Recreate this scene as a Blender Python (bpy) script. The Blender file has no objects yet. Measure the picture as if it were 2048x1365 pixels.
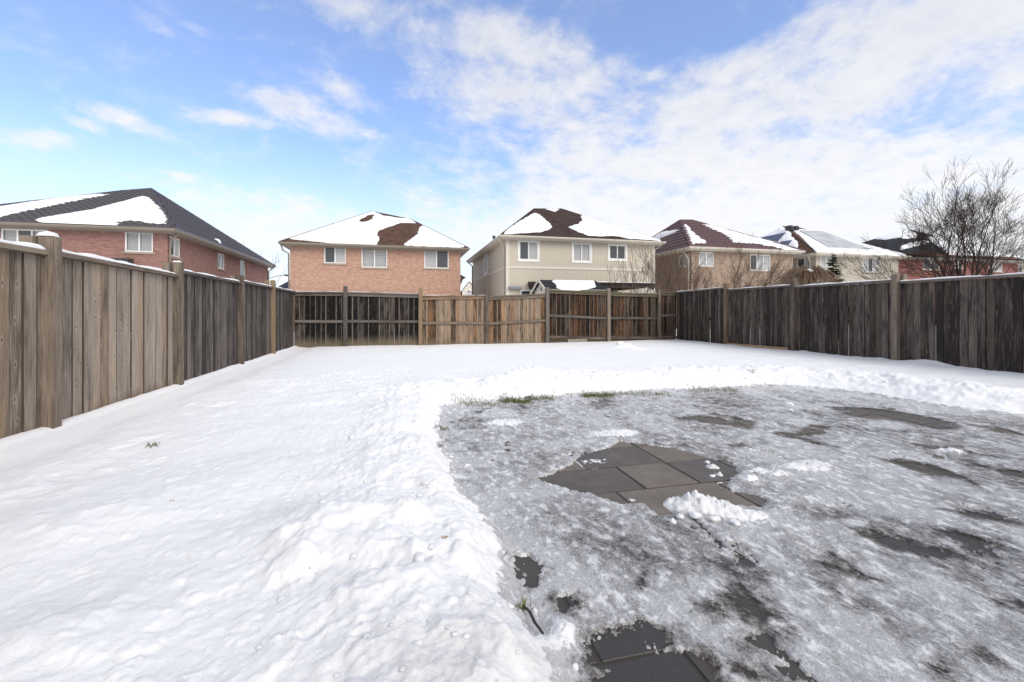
import bpy, bmesh, math, random
import numpy as np
from mathutils import Vector

# ------------------------------------------------------------------ camera, sky, sun, exposure
YAW = math.atan2(0.239, 0.971)
CAM_Z = 1.15
F = 910.0                       # focal length in pixels of a 2048 wide picture
HOR = 625.0                     # row of the horizon
CY, SY = 0.971, 0.239
sc = bpy.context.scene
COL = sc.collection
cam_d = bpy.data.cameras.new('camera'); cam = bpy.data.objects.new('camera', cam_d); COL.objects.link(cam)
cam_d.sensor_width = 36; cam_d.lens = 36 * F / 2048; cam_d.shift_y = -(682.5 - HOR) / 2048
cam_d.clip_start = 0.05; cam_d.clip_end = 3000
cam.location = (0, 0, CAM_Z); cam.rotation_euler = (math.radians(90), 0, -YAW)
sc.camera = cam
sc.view_settings.view_transform = 'Standard'; sc.view_settings.look = 'None'
sc.view_settings.exposure = 1.2; sc.view_settings.gamma = 1

SUN_EL = math.radians(38); SUN_AZ = math.radians(150)      # clockwise from +Y: behind the camera to the right
sun_d = bpy.data.lights.new('sun', 'SUN'); sun = bpy.data.objects.new('sun', sun_d); COL.objects.link(sun)
sun_d.energy = 1.05; sun_d.angle = math.radians(35); sun_d.color = (1.0, 0.95, 0.88)
sdir = Vector((math.sin(SUN_AZ) * math.cos(SUN_EL), math.cos(SUN_AZ) * math.cos(SUN_EL), math.sin(SUN_EL)))
sun.rotation_euler = sdir.to_track_quat('Z', 'Y').to_euler(); sun.location = sdir * 50

def raydir(px, py):
    u = (px - 1024) / F; v = (HOR - py) / F
    return (CY * u + SY, CY - SY * u, v)

world = bpy.data.worlds.new('World'); sc.world = world; world.use_nodes = True
wt = world.node_tree; wn = wt.nodes; wl = wt.links
for n in list(wn): wn.remove(n)
def wnode(t, **k):
    n = wn.new(t)
    for a, b in k.items(): setattr(n, a, b)
    return n
def wmath(op, a, b=None, c=None, clamp=False):
    n = wnode('ShaderNodeMath', operation=op); n.use_clamp = clamp
    for i, x in enumerate((a, b, c)):
        if x is None: continue
        if isinstance(x, (int, float)): n.inputs[i].default_value = x
        else: wl.new(x, n.inputs[i])
    return n.outputs[0]
wout = wnode('ShaderNodeOutputWorld'); bg = wnode('ShaderNodeBackground'); wl.new(bg.outputs[0], wout.inputs[0])
bg.inputs['Strength'].default_value = 0.094
sky = wnode('ShaderNodeTexSky', sky_type='NISHITA'); sky.sun_disc = False
sky.sun_elevation = SUN_EL; sky.sun_rotation = SUN_AZ
sky.air_density = 1.0; sky.dust_density = 0.5; sky.ozone_density = 2.5
hs = wnode('ShaderNodeHueSaturation'); hs.inputs['Saturation'].default_value = 1.12; hs.inputs['Value'].default_value = 1.22
hs.inputs['Hue'].default_value = 0.510
wl.new(sky.outputs[0], hs.inputs['Color'])
tc = wnode('ShaderNodeTexCoord'); sep = wnode('ShaderNodeSeparateXYZ'); wl.new(tc.outputs['Generated'], sep.inputs[0])
az = wmath('ARCTAN2', sep.outputs[0], sep.outputs[1]); el = wmath('ARCSINE', sep.outputs[2])
comb = wnode('ShaderNodeCombineXYZ'); wl.new(az, comb.inputs[0]); wl.new(el, comb.inputs[1])
def azel(px, py):
    x, y, z = raydir(px, py)
    return math.atan2(x, y), math.atan2(z, math.hypot(x, y))
CLOUDS = [  # centre x, y, half width, half height (px of the photo), tilt in degrees, strength
    (1010, 95, 190, 62, -12, 1.0), (1040, 170, 190, 62, 0, 1.05), (880, 175, 110, 34, 8, .7), (900, 60, 110, 30, 0, .6), (720, 22, 150, 36, 8, .8), (1110, 225, 130, 50, 10, .7),
    (1480, 135, 150, 36, 4, .85), (1590, 90, 140, 40, 6, .75), (1850, 55, 360, 95, 0, 1.3), (2050, 90, 240, 90, 0, 1.1), (1320, 145, 90, 14, 18, .45),
    (1180, 290, 260, 60, 4, .95), (1450, 240, 330, 62, 6, 1.1), (1700, 190, 260, 66, -6, 1.1), (1400, 330, 460, 80, 0, 1.15), (1150, 400, 270, 60, 0, 1.0),
    (1550, 400, 520, 90, 0, 1.2), (1900, 330, 300, 100, 0, 1.0), (2000, 440, 340, 100, 0, 1.2),
    (600, 222, 125, 32, -6, .85), (470, 236, 90, 15, 4, .8), (720, 200, 95, 26, -16, .8), (680, 255, 90, 20, -10, .55), (745, 268, 34, 13, -10, .75), (600, 255, 90, 20, -10, .5),
    (225, 228, 90, 20, -8, .8), (150, 238, 70, 13, -16, .6), (70, 275, 100, 18, 6, .6), (300, 45, 70, 18, -14, .55), (430, 66, 70, 13, 4, .5), (545, 80, 60, 10, 0, .3),
    (355, 352, 44, 8, 0, .6), (420, 400, 130, 18, -10, .6), (540, 425, 190, 32, -6, .9), (620, 470, 240, 36, 0, .95), (700, 440, 170, 30, -8, .55), (880, 460, 170, 40, 0, .7),
    (1400, 470, 700, 60, 0, 1.2),
]
dens = None
for (cx, cyy, rx, ry, rot, st) in CLOUDS:
    a0, e0 = azel(cx, cyy)
    a1, _ = azel(cx + 20, cyy); _, e1 = azel(cx, cyy - 20)
    m = wnode('ShaderNodeMapping', vector_type='TEXTURE')
    m.inputs['Location'].default_value = (a0, e0, 0)
    m.inputs['Rotation'].default_value = (0, 0, math.radians(rot))
    m.inputs['Scale'].default_value = (rx * abs(a1 - a0) / 20 * 1.5, ry * abs(e1 - e0) / 20 * 1.7, 1)
    wl.new(comb.outputs[0], m.inputs[0])
    ln = wnode('ShaderNodeVectorMath', operation='LENGTH'); wl.new(m.outputs[0], ln.inputs[0])
    mr = wnode('ShaderNodeMapRange', interpolation_type='SMOOTHSTEP')
    mr.inputs['From Min'].default_value = 1.25; mr.inputs['From Max'].default_value = 0.1
    mr.inputs['To Min'].default_value = 0; mr.inputs['To Max'].default_value = st * 0.84
    wl.new(ln.outputs['Value'], mr.inputs['Value'])
    dens = mr.outputs[0] if dens is None else wmath('SMOOTH_MAX', dens, mr.outputs[0], 0.25)
# cloud noise on a plane high above the yard, so that it stretches towards the horizon
zz = wmath('ADD', wmath('MAXIMUM', sep.outputs[2], 0.0), 0.28)
cxy = wnode('ShaderNodeCombineXYZ'); wl.new(wmath('DIVIDE', sep.outputs[0], zz), cxy.inputs[0]); wl.new(wmath('DIVIDE', sep.outputs[1], zz), cxy.inputs[1])
def wnoise(scale, detail, rough, dist=0.0):
    n = wnode('ShaderNodeTexNoise'); n.inputs['Scale'].default_value = scale; n.inputs['Detail'].default_value = detail
    n.inputs['Roughness'].default_value = rough; n.inputs['Distortion'].default_value = dist
    wl.new(cxy.outputs[0], n.inputs['Vector']); return n.outputs[0]
n1 = wnoise(4.2, 10, 0.66, 0.25); n2 = wnoise(12.0, 7, 0.65, 0.15)
nz = wmath('ADD', wmath('MULTIPLY', wmath('SUBTRACT', n1, 0.5), 2.3), wmath('MULTIPLY', wmath('SUBTRACT', n2, 0.5), 0.75))
dn = wmath('ADD', dens, nz)
cm = wnode('ShaderNodeMapRange', interpolation_type='SMOOTHSTEP'); wl.new(dn, cm.inputs['Value'])
cm.inputs['From Min'].default_value = 0.10; cm.inputs['From Max'].default_value = 1.0
gate = wnode('ShaderNodeMapRange', interpolation_type='SMOOTHSTEP'); wl.new(dens, gate.inputs['Value']); gate.inputs['From Max'].default_value = 0.3
cloudmask = wmath('MULTIPLY', cm.outputs[0], gate.outputs[0])
# unseen broken cloud, added overhead and behind the camera to neutralise the ambient light
ovh = wnode('ShaderNodeMapRange', interpolation_type='SMOOTHSTEP'); wl.new(el, ovh.inputs['Value']); ovh.inputs['From Min'].default_value = 0.62; ovh.inputs['From Max'].default_value = 0.95
beh = wnode('ShaderNodeMapRange', interpolation_type='SMOOTHSTEP'); wl.new(wmath('ABSOLUTE', wmath('SUBTRACT', az, YAW)), beh.inputs['Value']); beh.inputs['From Min'].default_value = 1.0; beh.inputs['From Max'].default_value = 1.5
rest = wmath('MULTIPLY', wmath('MAXIMUM', ovh.outputs[0], beh.outputs[0]), wmath('MULTIPLY_ADD', n1, 0.7, 0.58, clamp=True))
cloudmask = wmath('MAXIMUM', cloudmask, rest)
# thin pale veil that thickens towards the horizon
hz = wnode('ShaderNodeMapRange', interpolation_type='SMOOTHSTEP'); wl.new(sep.outputs[2], hz.inputs['Value'])
hz.inputs['From Min'].default_value = 0.33; hz.inputs['From Max'].default_value = 0.05; hz.inputs['To Min'].default_value = 0.13; hz.inputs['To Max'].default_value = 0.8
mixh = wnode('ShaderNodeMixRGB'); wl.new(hz.outputs[0], mixh.inputs[0]); wl.new(hs.outputs[0], mixh.inputs[1]); mixh.inputs[2].default_value = (4.1, 4.3, 4.6, 1)
shade = wnode('ShaderNodeMixRGB'); shade.inputs[1].default_value = (3.5, 3.6, 3.95, 1); shade.inputs[2].default_value = (4.55, 4.55, 4.6, 1)
lowc = wnode('ShaderNodeMapRange'); wl.new(sep.outputs[2], lowc.inputs['Value']); lowc.inputs['From Min'].default_value = 0.55; lowc.inputs['From Max'].default_value = 0.2
wl.new(wmath('MULTIPLY_ADD', wmath('SUBTRACT', n2, 0.5), 1.2, lowc.outputs[0], clamp=True), shade.inputs[0])
mixc = wnode('ShaderNodeMixRGB'); wl.new(wmath('MULTIPLY', cloudmask, 0.95), mixc.inputs[0]); wl.new(mixh.outputs[0], mixc.inputs[1]); wl.new(shade.outputs[0], mixc.inputs[2])
wl.new(mixc.outputs[0], bg.inputs['Color'])

# ------------------------------------------------------------------ measuring helpers (yard axes: x across, y away, z up)
def P(px, py, D):                 # point seen at px,py on the upright plane y = D
    x, y, z = raydir(px, py); k = D / y
    return Vector((x * k, D, CAM_Z + z * k))
def Q(px, py, L):                 # point on the upright plane x = L
    x, y, z = raydir(px, py); k = L / x
    return Vector((L, y * k, CAM_Z + z * k))
def G(px, py, z0=0.0):            # point on the level z0
    x, y, z = raydir(px, py); k = (z0 - CAM_Z) / z
    return Vector((x * k, y * k, z0))
def crop(ox, oy, s): return lambda x, y: (ox + x / s, oy + y / s)
C1 = crop(0, 350, 3.657); C2 = crop(540, 400, 4.4024); C3 = crop(920, 400, 4.4024); C4 = crop(1280, 420, 4.55); C5 = crop(1500, 330, 3.3285)
rnd = random.Random(7)

# ------------------------------------------------------------------ noise on arrays
def _hash(ix, iy, seed):
    h = (ix.astype(np.int64) * 374761393 + iy.astype(np.int64) * 668265263 + seed * 1442695041) & 0xFFFFFFFF
    h = ((h ^ (h >> 13)) * 1274126177) & 0xFFFFFFFF
    h = h ^ (h >> 16)
    return h
def perlin(x, y, seed=0):
    ix = np.floor(x); iy = np.floor(y); fx = x - ix; fy = y - iy
    def g(ax, ay, dx, dy):
        a = _hash(ax, ay, seed) / 4294967296.0 * 2 * math.pi
        return np.cos(a) * dx + np.sin(a) * dy
    u = fx * fx * fx * (fx * (fx * 6 - 15) + 10); v = fy * fy * fy * (fy * (fy * 6 - 15) + 10)
    a = g(ix, iy, fx, fy); b = g(ix + 1, iy, fx - 1, fy); c = g(ix, iy + 1, fx, fy - 1); d = g(ix + 1, iy + 1, fx - 1, fy - 1)
    return ((a + (b - a) * u) * (1 - v) + (c + (d - c) * u) * v) * 1.5
def fbm(x, y, o=4, seed=0, gain=0.5):
    s = 0; a = 1.0; t = 0
    for i in range(o):
        s = s + a * perlin(x + 17.3 * i, y - 9.1 * i, seed + i); t += a; a *= gain; x = x * 2.03; y = y * 2.03
    return s / t
def billow(x, y, o=4, seed=0, gain=0.5):
    s = 0; a = 1.0; t = 0
    for i in range(o):
        s = s + a * np.abs(perlin(x + 5.7 * i, y + 3.3 * i, seed + i)); t += a; a *= gain; x = x * 2.1; y = y * 2.1
    return s / t
def sstep(a, b, x):
    t = np.clip((x - a) / (b - a), 0, 1); return t * t * (3 - 2 * t)
def poly_sd(X, Y, poly):          # signed distance, positive inside
    n = len(poly); d = np.full(X.shape, 1e9); ins = np.zeros(X.shape, bool)
    for i in range(n):
        ax, ay = poly[i]; bx, by = poly[(i + 1) % n]
        ex, ey = bx - ax, by - ay; L2 = ex * ex + ey * ey + 1e-12
        t = np.clip(((X - ax) * ex + (Y - ay) * ey) / L2, 0, 1)
        d = np.minimum(d, np.hypot(X - ax - t * ex, Y - ay - t * ey))
        cond = ((ay > Y) != (by > Y)) & (X < (bx - ax) * (Y - ay) / ((by - ay) if abs(by - ay) > 1e-12 else 1e-12) + ax)
        ins ^= cond
    return np.where(ins, d, -d)

# ------------------------------------------------------------------ materials
MATS = {}
class NT:
    def __init__(s, name):
        m = bpy.data.materials.new(name); m.use_nodes = True; s.m = m; s.t = m.node_tree; s.n = s.t.nodes; s.l = s.t.links
        s.b = s.n['Principled BSDF']; s.out = s.n['Material Output']; MATS[name] = m
    def node(s, t, **k):
        n = s.n.new(t)
        for a, b in k.items(): setattr(n, a, b)
        return n
    def put(s, sock, x):
        if isinstance(x, (int, float)): sock.default_value = x
        elif isinstance(x, tuple): sock.default_value = x if len(x) != 3 or len(sock.default_value) == 3 else (*x, 1)
        else: s.l.new(x, sock)
    def math(s, op, a, b=None, c=None, clamp=False):
        n = s.node('ShaderNodeMath', operation=op); n.use_clamp = clamp
        for i, x in enumerate((a, b, c)):
            if x is not None: s.put(n.inputs[i], x)
        return n.outputs[0]
    def coord(s, kind='UV', scale=(1, 1, 1), loc=(0, 0, 0), rot=0):
        if not hasattr(s, '_tc'): s._tc = s.node('ShaderNodeTexCoord'); s._geo = s.node('ShaderNodeNewGeometry')
        m = s.node('ShaderNodeMapping'); m.inputs['Scale'].default_value = scale; m.inputs['Location'].default_value = loc; m.inputs['Rotation'].default_value = (0, 0, rot)
        s.l.new(s._geo.outputs['Position'] if kind == 'World' else s._tc.outputs[kind], m.inputs[0]); return m.outputs[0]
    def noise(s, vec, scale=1, detail=4, rough=0.5, dist=0.0):
        n = s.node('ShaderNodeTexNoise'); s.l.new(vec, n.inputs['Vector']); n.inputs['Scale'].default_value = scale
        n.inputs['Detail'].default_value = detail; n.inputs['Roughness'].default_value = rough; n.inputs['Distortion'].default_value = dist
        return n.outputs[0]
    def rng(s, x, a, b, c=0.0, d=1.0, smooth=False):
        n = s.node('ShaderNodeMapRange'); n.interpolation_type = 'SMOOTHSTEP' if smooth else 'LINEAR'
        s.put(n.inputs['Value'], x); n.inputs['From Min'].default_value = a; n.inputs['From Max'].default_value = b
        n.inputs['To Min'].default_value = c; n.inputs['To Max'].default_value = d; return n.outputs[0]
    def mix(s, f, a, b, mode='MIX'):
        n = s.node('ShaderNodeMixRGB', blend_type=mode); s.put(n.inputs[0], f); s.put(n.inputs[1], a); s.put(n.inputs[2], b); return n.outputs[0]
    def attr(s, name):
        n = s.node('ShaderNodeAttribute'); n.attribute_name = name; return n.outputs
    def ramp(s, f, stops):
        n = s.node('ShaderNodeValToRGB'); s.put(n.inputs[0], f); e = n.color_ramp.elements
        while len(e) < len(stops): e.new(0.5)
        for i, (p, c) in enumerate(stops): e[i].position = p; e[i].color = (*c, 1)
        return n.outputs[0]
    def bump(s, h, dist=0.01, strength=1.0, prev=None):
        n = s.node('ShaderNodeBump'); n.inputs['Distance'].default_value = dist; n.inputs['Strength'].default_value = strength
        s.l.new(h, n.inputs['Height'])
        if prev is not None: s.l.new(prev, n.inputs['Normal'])
        s.l.new(n.outputs[0], s.b.inputs['Normal']); return n.outputs[0]
    def base(s, c, rough=0.7, spec=0.4):
        s.put(s.b.inputs['Base Color'], c); s.put(s.b.inputs['Roughness'], rough); s.b.inputs['Specular IOR Level'].default_value = spec
        return s.m

def mk_wood(name, dark, light, moss=None, knots=1.0, contrast=1.0, stain=None, warm=None, offs=0.0, tonew=0.5):
    w = NT(name)
    tone = w.attr('tone')['Color']
    sp = w.node('ShaderNodeSeparateColor'); w.l.new(tone, sp.inputs[0])
    grain = w.noise(w.coord('UV', (70, 2.2, 1)), 1, 5, 0.65, 0.6)
    fine = w.noise(w.coord('UV', (230, 6, 1)), 1, 3, 0.6)
    patch = w.noise(w.coord('UV', (9, 1.4, 1)), 1, 4, 0.6, 0.4)
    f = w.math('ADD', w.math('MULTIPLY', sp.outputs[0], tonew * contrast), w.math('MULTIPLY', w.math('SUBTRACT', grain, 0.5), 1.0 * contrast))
    f = w.math('ADD', f, w.math('MULTIPLY', w.math('SUBTRACT', patch, 0.5), 1.1 * contrast))
    f = w.math('ADD', f, w.math('MULTIPLY', w.math('SUBTRACT', fine, 0.5), 0.45), clamp=True) if False else w.math('ADD', w.math('ADD', f, 0.22 + offs), w.math('MULTIPLY', w.math('SUBTRACT', fine, 0.5), 0.9), clamp=True)
    mid = tuple((a * 0.45 + b * 0.55) for a, b in zip(dark, light))
    c = w.ramp(f, [(0.0, dark), (0.45, mid), (1.0, light)])
    if warm: c = w.mix(w.math('MULTIPLY', w.rng(sp.outputs[1], 0.35, 0.9), w.rng(patch, 0.3, 0.7)), c, w.mix(f, tuple(x * 0.35 for x in warm), warm))
    crk = w.math('MULTIPLY', w.rng(w.noise(w.coord('UV', (120, 1.6, 1), (3, 1, 0)), 1, 2, 0.5, 0.3), 0.56, 0.66, 0, 0.75), w.rng(w.noise(w.coord('UV', (4, 1.0, 1)), 1, 2), 0.40, 0.60))
    c = w.mix(crk, c, tuple(x * 0.5 for x in dark))
    # knots with pale halo
    v = w.node('ShaderNodeTexVoronoi'); v.voronoi_dimensions = '2D'; w.l.new(w.coord('UV', (9, 3.6, 1)), v.inputs['Vector']); v.inputs['Scale'].default_value = 1
    vs = w.node('ShaderNodeSeparateColor'); w.l.new(v.outputs['Color'], vs.inputs[0])
    gate = w.rng(vs.outputs[0], 0.70, 0.72)
    halo = w.math('MULTIPLY', gate, w.rng(v.outputs['Distance'], 0.22, 0.08, 0, 0.22 * knots, True))
    core = w.math('MULTIPLY', gate, w.rng(v.outputs['Distance'], 0.075, 0.035, 0, 0.9 * knots, True))
    c = w.mix(halo, c, tuple(min(1, x * 1.25) for x in light)); c = w.mix(core, c, tuple(x * 0.3 for x in dark))
    if stain:  # (colour, z where it begins fading, z where it ends) pale damp foot of the boards
        z = w.node('ShaderNodeSeparateXYZ'); w.l.new(w._geo.outputs['Position'], z.inputs[0])
        zz = w.math('ADD', z.outputs[2], w.math('MULTIPLY', w.math('SUBTRACT', patch, 0.5), 0.5))
        c = w.mix(w.rng(zz, stain[2], stain[1], 0, 0.7, True), c, stain[0])
    if moss:
        mz = w.noise(w.coord('World', (5, 5, 5)), 1, 3); c = w.mix(w.rng(mz, 0.5, 0.65, 0, 0.6), c, moss)
    w.base(c, 0.85, 0.25)
    w.bump(w.math('ADD', grain, w.math('MULTIPLY', core, -0.6)), 0.004, 0.7)
    return w.m
mk_wood('wood_tan', (0.09, 0.067, 0.05), (0.42, 0.355, 0.292), contrast=1.05, offs=-.06, stain=((0.15, 0.10, 0.065), 0.10, 0.27), warm=(0.42, 0.29, 0.17))
mk_wood('wood_grey', (0.036, 0.030, 0.027), (0.23, 0.195, 0.17), contrast=1.25, offs=-.20, tonew=.36)
mk_wood('wood_umber', (0.026, 0.021, 0.019), (0.24, 0.195, 0.165), contrast=1.3, offs=-.30, tonew=.36, warm=(0.12, 0.09, 0.065))
mk_wood('wood_black', (0.006, 0.005, 0.0045), (0.17, 0.14, 0.115), contrast=1.5, offs=-.62, stain=((0.20, 0.16, 0.11), 0.12, 0.48))
mk_wood('wood_orange', (0.045, 0.026, 0.015), (0.38, 0.29, 0.21), contrast=1.4, offs=-.28, warm=(0.42, 0.20, 0.08), stain=((0.16, 0.13, 0.095), 0.1, 0.3))
mk_wood('wood_rust', (0.007, 0.005, 0.004), (0.15, 0.11, 0.08), contrast=1.5, offs=-.58, warm=(0.20, 0.085, 0.03), stain=((0.12, 0.09, 0.06), 0.12, 0.45))
mk_wood('wood_post', (0.06, 0.046, 0.036), (0.28, 0.225, 0.175), contrast=1.0, offs=-.1, moss=None, knots=0.7)
mk_wood('wood_post_warm', (0.08, 0.052, 0.03), (0.33, 0.235, 0.15), contrast=1.0, offs=-.05, knots=0.7)
mk_wood('wood_post_tan', (0.085, 0.063, 0.047), (0.34, 0.275, 0.21), contrast=1.15, offs=-.12, knots=0.7)
mk_wood('wood_rail_dark', (0.035, 0.03, 0.027), (0.22, 0.19, 0.165), contrast=0.8)
mk_wood('wood_rail_mossy', (0.05, 0.045, 0.03), (0.24, 0.2, 0.14), contrast=0.7, moss=(0.10, 0.11, 0.04))
mk_wood('wood_fresh', (0.26, 0.16, 0.09), (0.55, 0.38, 0.24), contrast=0.5)

def mk_brick(name, a, b, mortar, vary=0.5, pale=None, palef=0.3):
    w = NT(name); uv = w.coord('UV')
    br = w.node('ShaderNodeTexBrick'); w.l.new(uv, br.inputs['Vector']); br.inputs['Scale'].default_value = 1
    br.inputs['Brick Width'].default_value = 0.225; br.inputs['Row Height'].default_value = 0.075; br.inputs['Mortar Size'].default_value = 0.0055
    br.inputs['Mortar Smooth'].default_value = 0.3; br.inputs['Bias'].default_value = -0.1
    br.inputs['Color1'].default_value = (*a, 1); br.inputs['Color2'].default_value = (*b, 1); br.inputs['Mortar'].default_value = (*mortar, 1)
    br2 = w.node('ShaderNodeTexBrick'); w.l.new(uv, br2.inputs['Vector']); br2.inputs['Scale'].default_value = 1
    br2.inputs['Brick Width'].default_value = 0.225; br2.inputs['Row Height'].default_value = 0.075; br2.inputs['Mortar Size'].default_value = 0
    br2.inputs['Color1'].default_value = (0, 0, 0, 1); br2.inputs['Color2'].default_value = (1, 1, 1, 1); br2.offset_frequency = 2; br2.squash = 1
    n = w.noise(w.coord('UV', (4.4, 13.3, 1)), 1, 1, 0.5)
    n2 = w.noise(uv, 0.8, 4, 0.6)
    c = w.mix(w.rng(n, 0.35, 0.7, 0, vary), br.outputs[0], tuple(x * 0.55 for x in b), 'MIX')
    if pale: c = w.mix(w.rng(w.noise(w.coord('UV', (5, 14, 1), (7, 3, 0)), 1, 1), 0.56, 0.62, 0, palef), c, pale)
    c = w.mix(w.rng(n2, 0.3, 0.7, 0, 0.25), c, tuple(x * 0.7 for x in a), 'MIX')
    w.base(c, 0.9, 0.2); w.bump(w.math('SUBTRACT', 1.0, br.outputs['Fac']), 0.006, 0.5); return w.m
mk_brick('brick_red', (0.36, 0.19, 0.158), (0.25, 0.135, 0.115), (0.38, 0.28, 0.24), 0.45)
mk_brick('brick_salmon', (0.53, 0.315, 0.225), (0.42, 0.24, 0.175), (0.48, 0.38, 0.31), 0.45, (0.58, 0.42, 0.32), 0.5)
mk_brick('brick_tan', (0.38, 0.28, 0.205), (0.28, 0.20, 0.15), (0.40, 0.32, 0.26), 0.45, (0.46, 0.37, 0.29), 0.5)
mk_brick('brick_pale', (0.50, 0.45, 0.36), (0.38, 0.34, 0.27), (0.48, 0.44, 0.38), 0.35, (0.56, 0.52, 0.44), 0.5)
mk_brick('brick_scarlet', (0.28, 0.11, 0.09), (0.19, 0.08, 0.066), (0.30, 0.17, 0.14), 0.35)

def mk_plain(name, c, rough=0.6, var=0.15, scale=3.0, spec=0.4):
    w = NT(name); n = w.noise(w.coord('World'), scale, 4, 0.6)
    w.base(w.mix(w.rng(n, 0.3, 0.7, 0, var), c, tuple(x * 0.6 for x in c)), rough, spec); return w.m
mk_plain('white_vinyl', (0.78, 0.77, 0.74), 0.4, 0.06)
mk_plain('gutter_taupe', (0.25, 0.215, 0.17), 0.45, 0.15)
mk_plain('gutter_cream', (0.58, 0.53, 0.44), 0.45, 0.12)
mk_plain('stone_sill', (0.36, 0.29, 0.23), 0.8, 0.3)
mk_plain('siding_beige', (0.56, 0.50, 0.405), 0.6, 0.06, 0.7)
mk_plain('trim_cream', (0.66, 0.61, 0.52), 0.5, 0.08)
mk_plain('dark_steel', (0.04, 0.04, 0.045), 0.4, 0.1)
mk_plain('curtain', (0.80, 0.80, 0.78), 0.8, 0.1)
mk_plain('blind_white', (0.85, 0.84, 0.81), 0.6, 0.05)
mk_plain('room_dark', (0.05, 0.05, 0.055), 0.8, 0.3)
mk_plain('dark_timber', (0.035, 0.028, 0.022), 0.8, 0.4)
mk_plain('grey_metal', (0.24, 0.25, 0.27), 0.5, 0.3)
mk_plain('soil', (0.05, 0.042, 0.035), 0.9, 0.4, 8)
mk_plain('dry_straw', (0.42, 0.26, 0.11), 0.8, 0.2)
mk_plain('brown_leaf', (0.10, 0.055, 0.02), 0.8, 0.3)
def mk_shingle(name, c, dx, dy, tile=False, var=0.4, warm=None):
    w = NT(name); uv = w.coord('UV'); s = w.node('ShaderNodeSeparateXYZ'); w.l.new(uv, s.inputs[0])
    fy = w.math('FRACT', w.math('DIVIDE', s.outputs[1], dy))
    if tile:
        wx = w.math('SINE', w.math('MULTIPLY', s.outputs[0], 2 * math.pi / dx))
        fyy = w.math('FRACT', w.math('ADD', w.math('DIVIDE', s.outputs[1], dy), w.math('MULTIPLY', wx, 0.16)))
        h = w.math('ADD', w.math('MULTIPLY', w.math('SUBTRACT', 1.0, fyy), 0.75), w.math('MULTIPLY', wx, 0.5))
        n = w.noise(uv, 1.3, 3)
        edge = 0.0
        c2 = w.mix(w.rng(n, 0.3, 0.7, 0, var), c, tuple(x * 0.7 for x in c)); c2 = w.mix(edge, c2, tuple(x * 0.25 for x in c))
        w.base(c2, 0.5, 0.4)
    else:
        br = w.node('ShaderNodeTexBrick'); w.l.new(uv, br.inputs['Vector']); br.inputs['Scale'].default_value = 1
        br.inputs['Brick Width'].default_value = dx; br.inputs['Row Height'].default_value = dy; br.inputs['Mortar Size'].default_value = 0.01
        br.inputs['Color1'].default_value = (*c, 1); br.inputs['Color2'].default_value = (*[x * 0.6 for x in c], 1); br.inputs['Mortar'].default_value = (*[x * 0.3 for x in c], 1)
        n = w.noise(uv, 1.1, 5, 0.65)
        c2 = w.mix(w.rng(n, 0.45, 0.75, 0, var), br.outputs[0], warm or tuple(x * 0.6 for x in c))
        w.base(c2, 0.9, 0.2); w.bump(w.math('SUBTRACT', 1.0, fy), 0.01, 0.6)
    return w.m
mk_shingle('metal_tile_charcoal', (0.075, 0.066, 0.068), 0.36, 0.36, True)
mk_shingle('metal_tile_maroon', (0.115, 0.06, 0.056), 0.3, 0.34, True)
mk_shingle('shingle_brown', (0.125, 0.07, 0.048), 0.3, 0.15, warm=(0.17, 0.085, 0.045))
mk_shingle('shingle_umber', (0.075, 0.046, 0.038), 0.34, 0.24)
mk_shingle('shingle_black', (0.035, 0.036, 0.04), 0.3, 0.15)
mk_shingle('shingle_blue', (0.045, 0.055, 0.075), 0.3, 0.2)
w = NT('glass_pane'); w.base((0.05, 0.055, 0.06), 0.05, 0.8)
w = NT('glass_clear'); w.base((0.2, 0.21, 0.22), 0.05, 0.7)
_g = w.node('ShaderNodeBsdfTransparent'); _m = w.node('ShaderNodeMixShader'); _m.inputs[0].default_value = 0.2
w.l.new(_g.outputs[0], _m.inputs[1]); w.l.new(w.b.outputs[0], _m.inputs[2]); w.l.new(_m.outputs[0], w.out.inputs[0])
w = NT('solar_glass'); w.base(w.mix(w.rng(w.noise(w.coord('World'), 1.2, 4), 0.3, 0.7), (0.035, 0.04, 0.06), (0.07, 0.075, 0.1)), 0.2, 0.6)
w = NT('frosted_solar'); w.base(w.mix(w.rng(w.noise(w.coord('World'), 0.9, 5, 0.6), 0.3, 0.75), (0.34, 0.345, 0.36), (0.60, 0.60, 0.61)), 0.8, 0.2)
w = NT('bark'); w.base(w.mix(w.noise(w.coord('World', (9, 9, 2)), 2, 4), (0.02, 0.014, 0.011), (0.085, 0.062, 0.05)), 0.9, 0.2)
w = NT('bark_brown'); w.base(w.mix(w.noise(w.coord('World', (9, 9, 2)), 2, 4), (0.075, 0.05, 0.036), (0.25, 0.18, 0.135)), 0.9, 0.2)
w = NT('bark_weeping'); w.base(w.mix(w.noise(w.coord('World', (9, 9, 2)), 2, 4), (0.09, 0.055, 0.035), (0.42, 0.30, 0.20)), 0.8, 0.3)
w = NT('needles'); w.base(w.mix(w.noise(w.coord('World'), 6, 3), (0.02, 0.032, 0.010), (0.08, 0.095, 0.03)), 0.8, 0.3)
w = NT('grass_blade'); w.base(w.mix(w.noise(w.coord('World'), 25, 2), (0.06, 0.085, 0.02), (0.23, 0.22, 0.08)), 0.8, 0.3)

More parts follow.
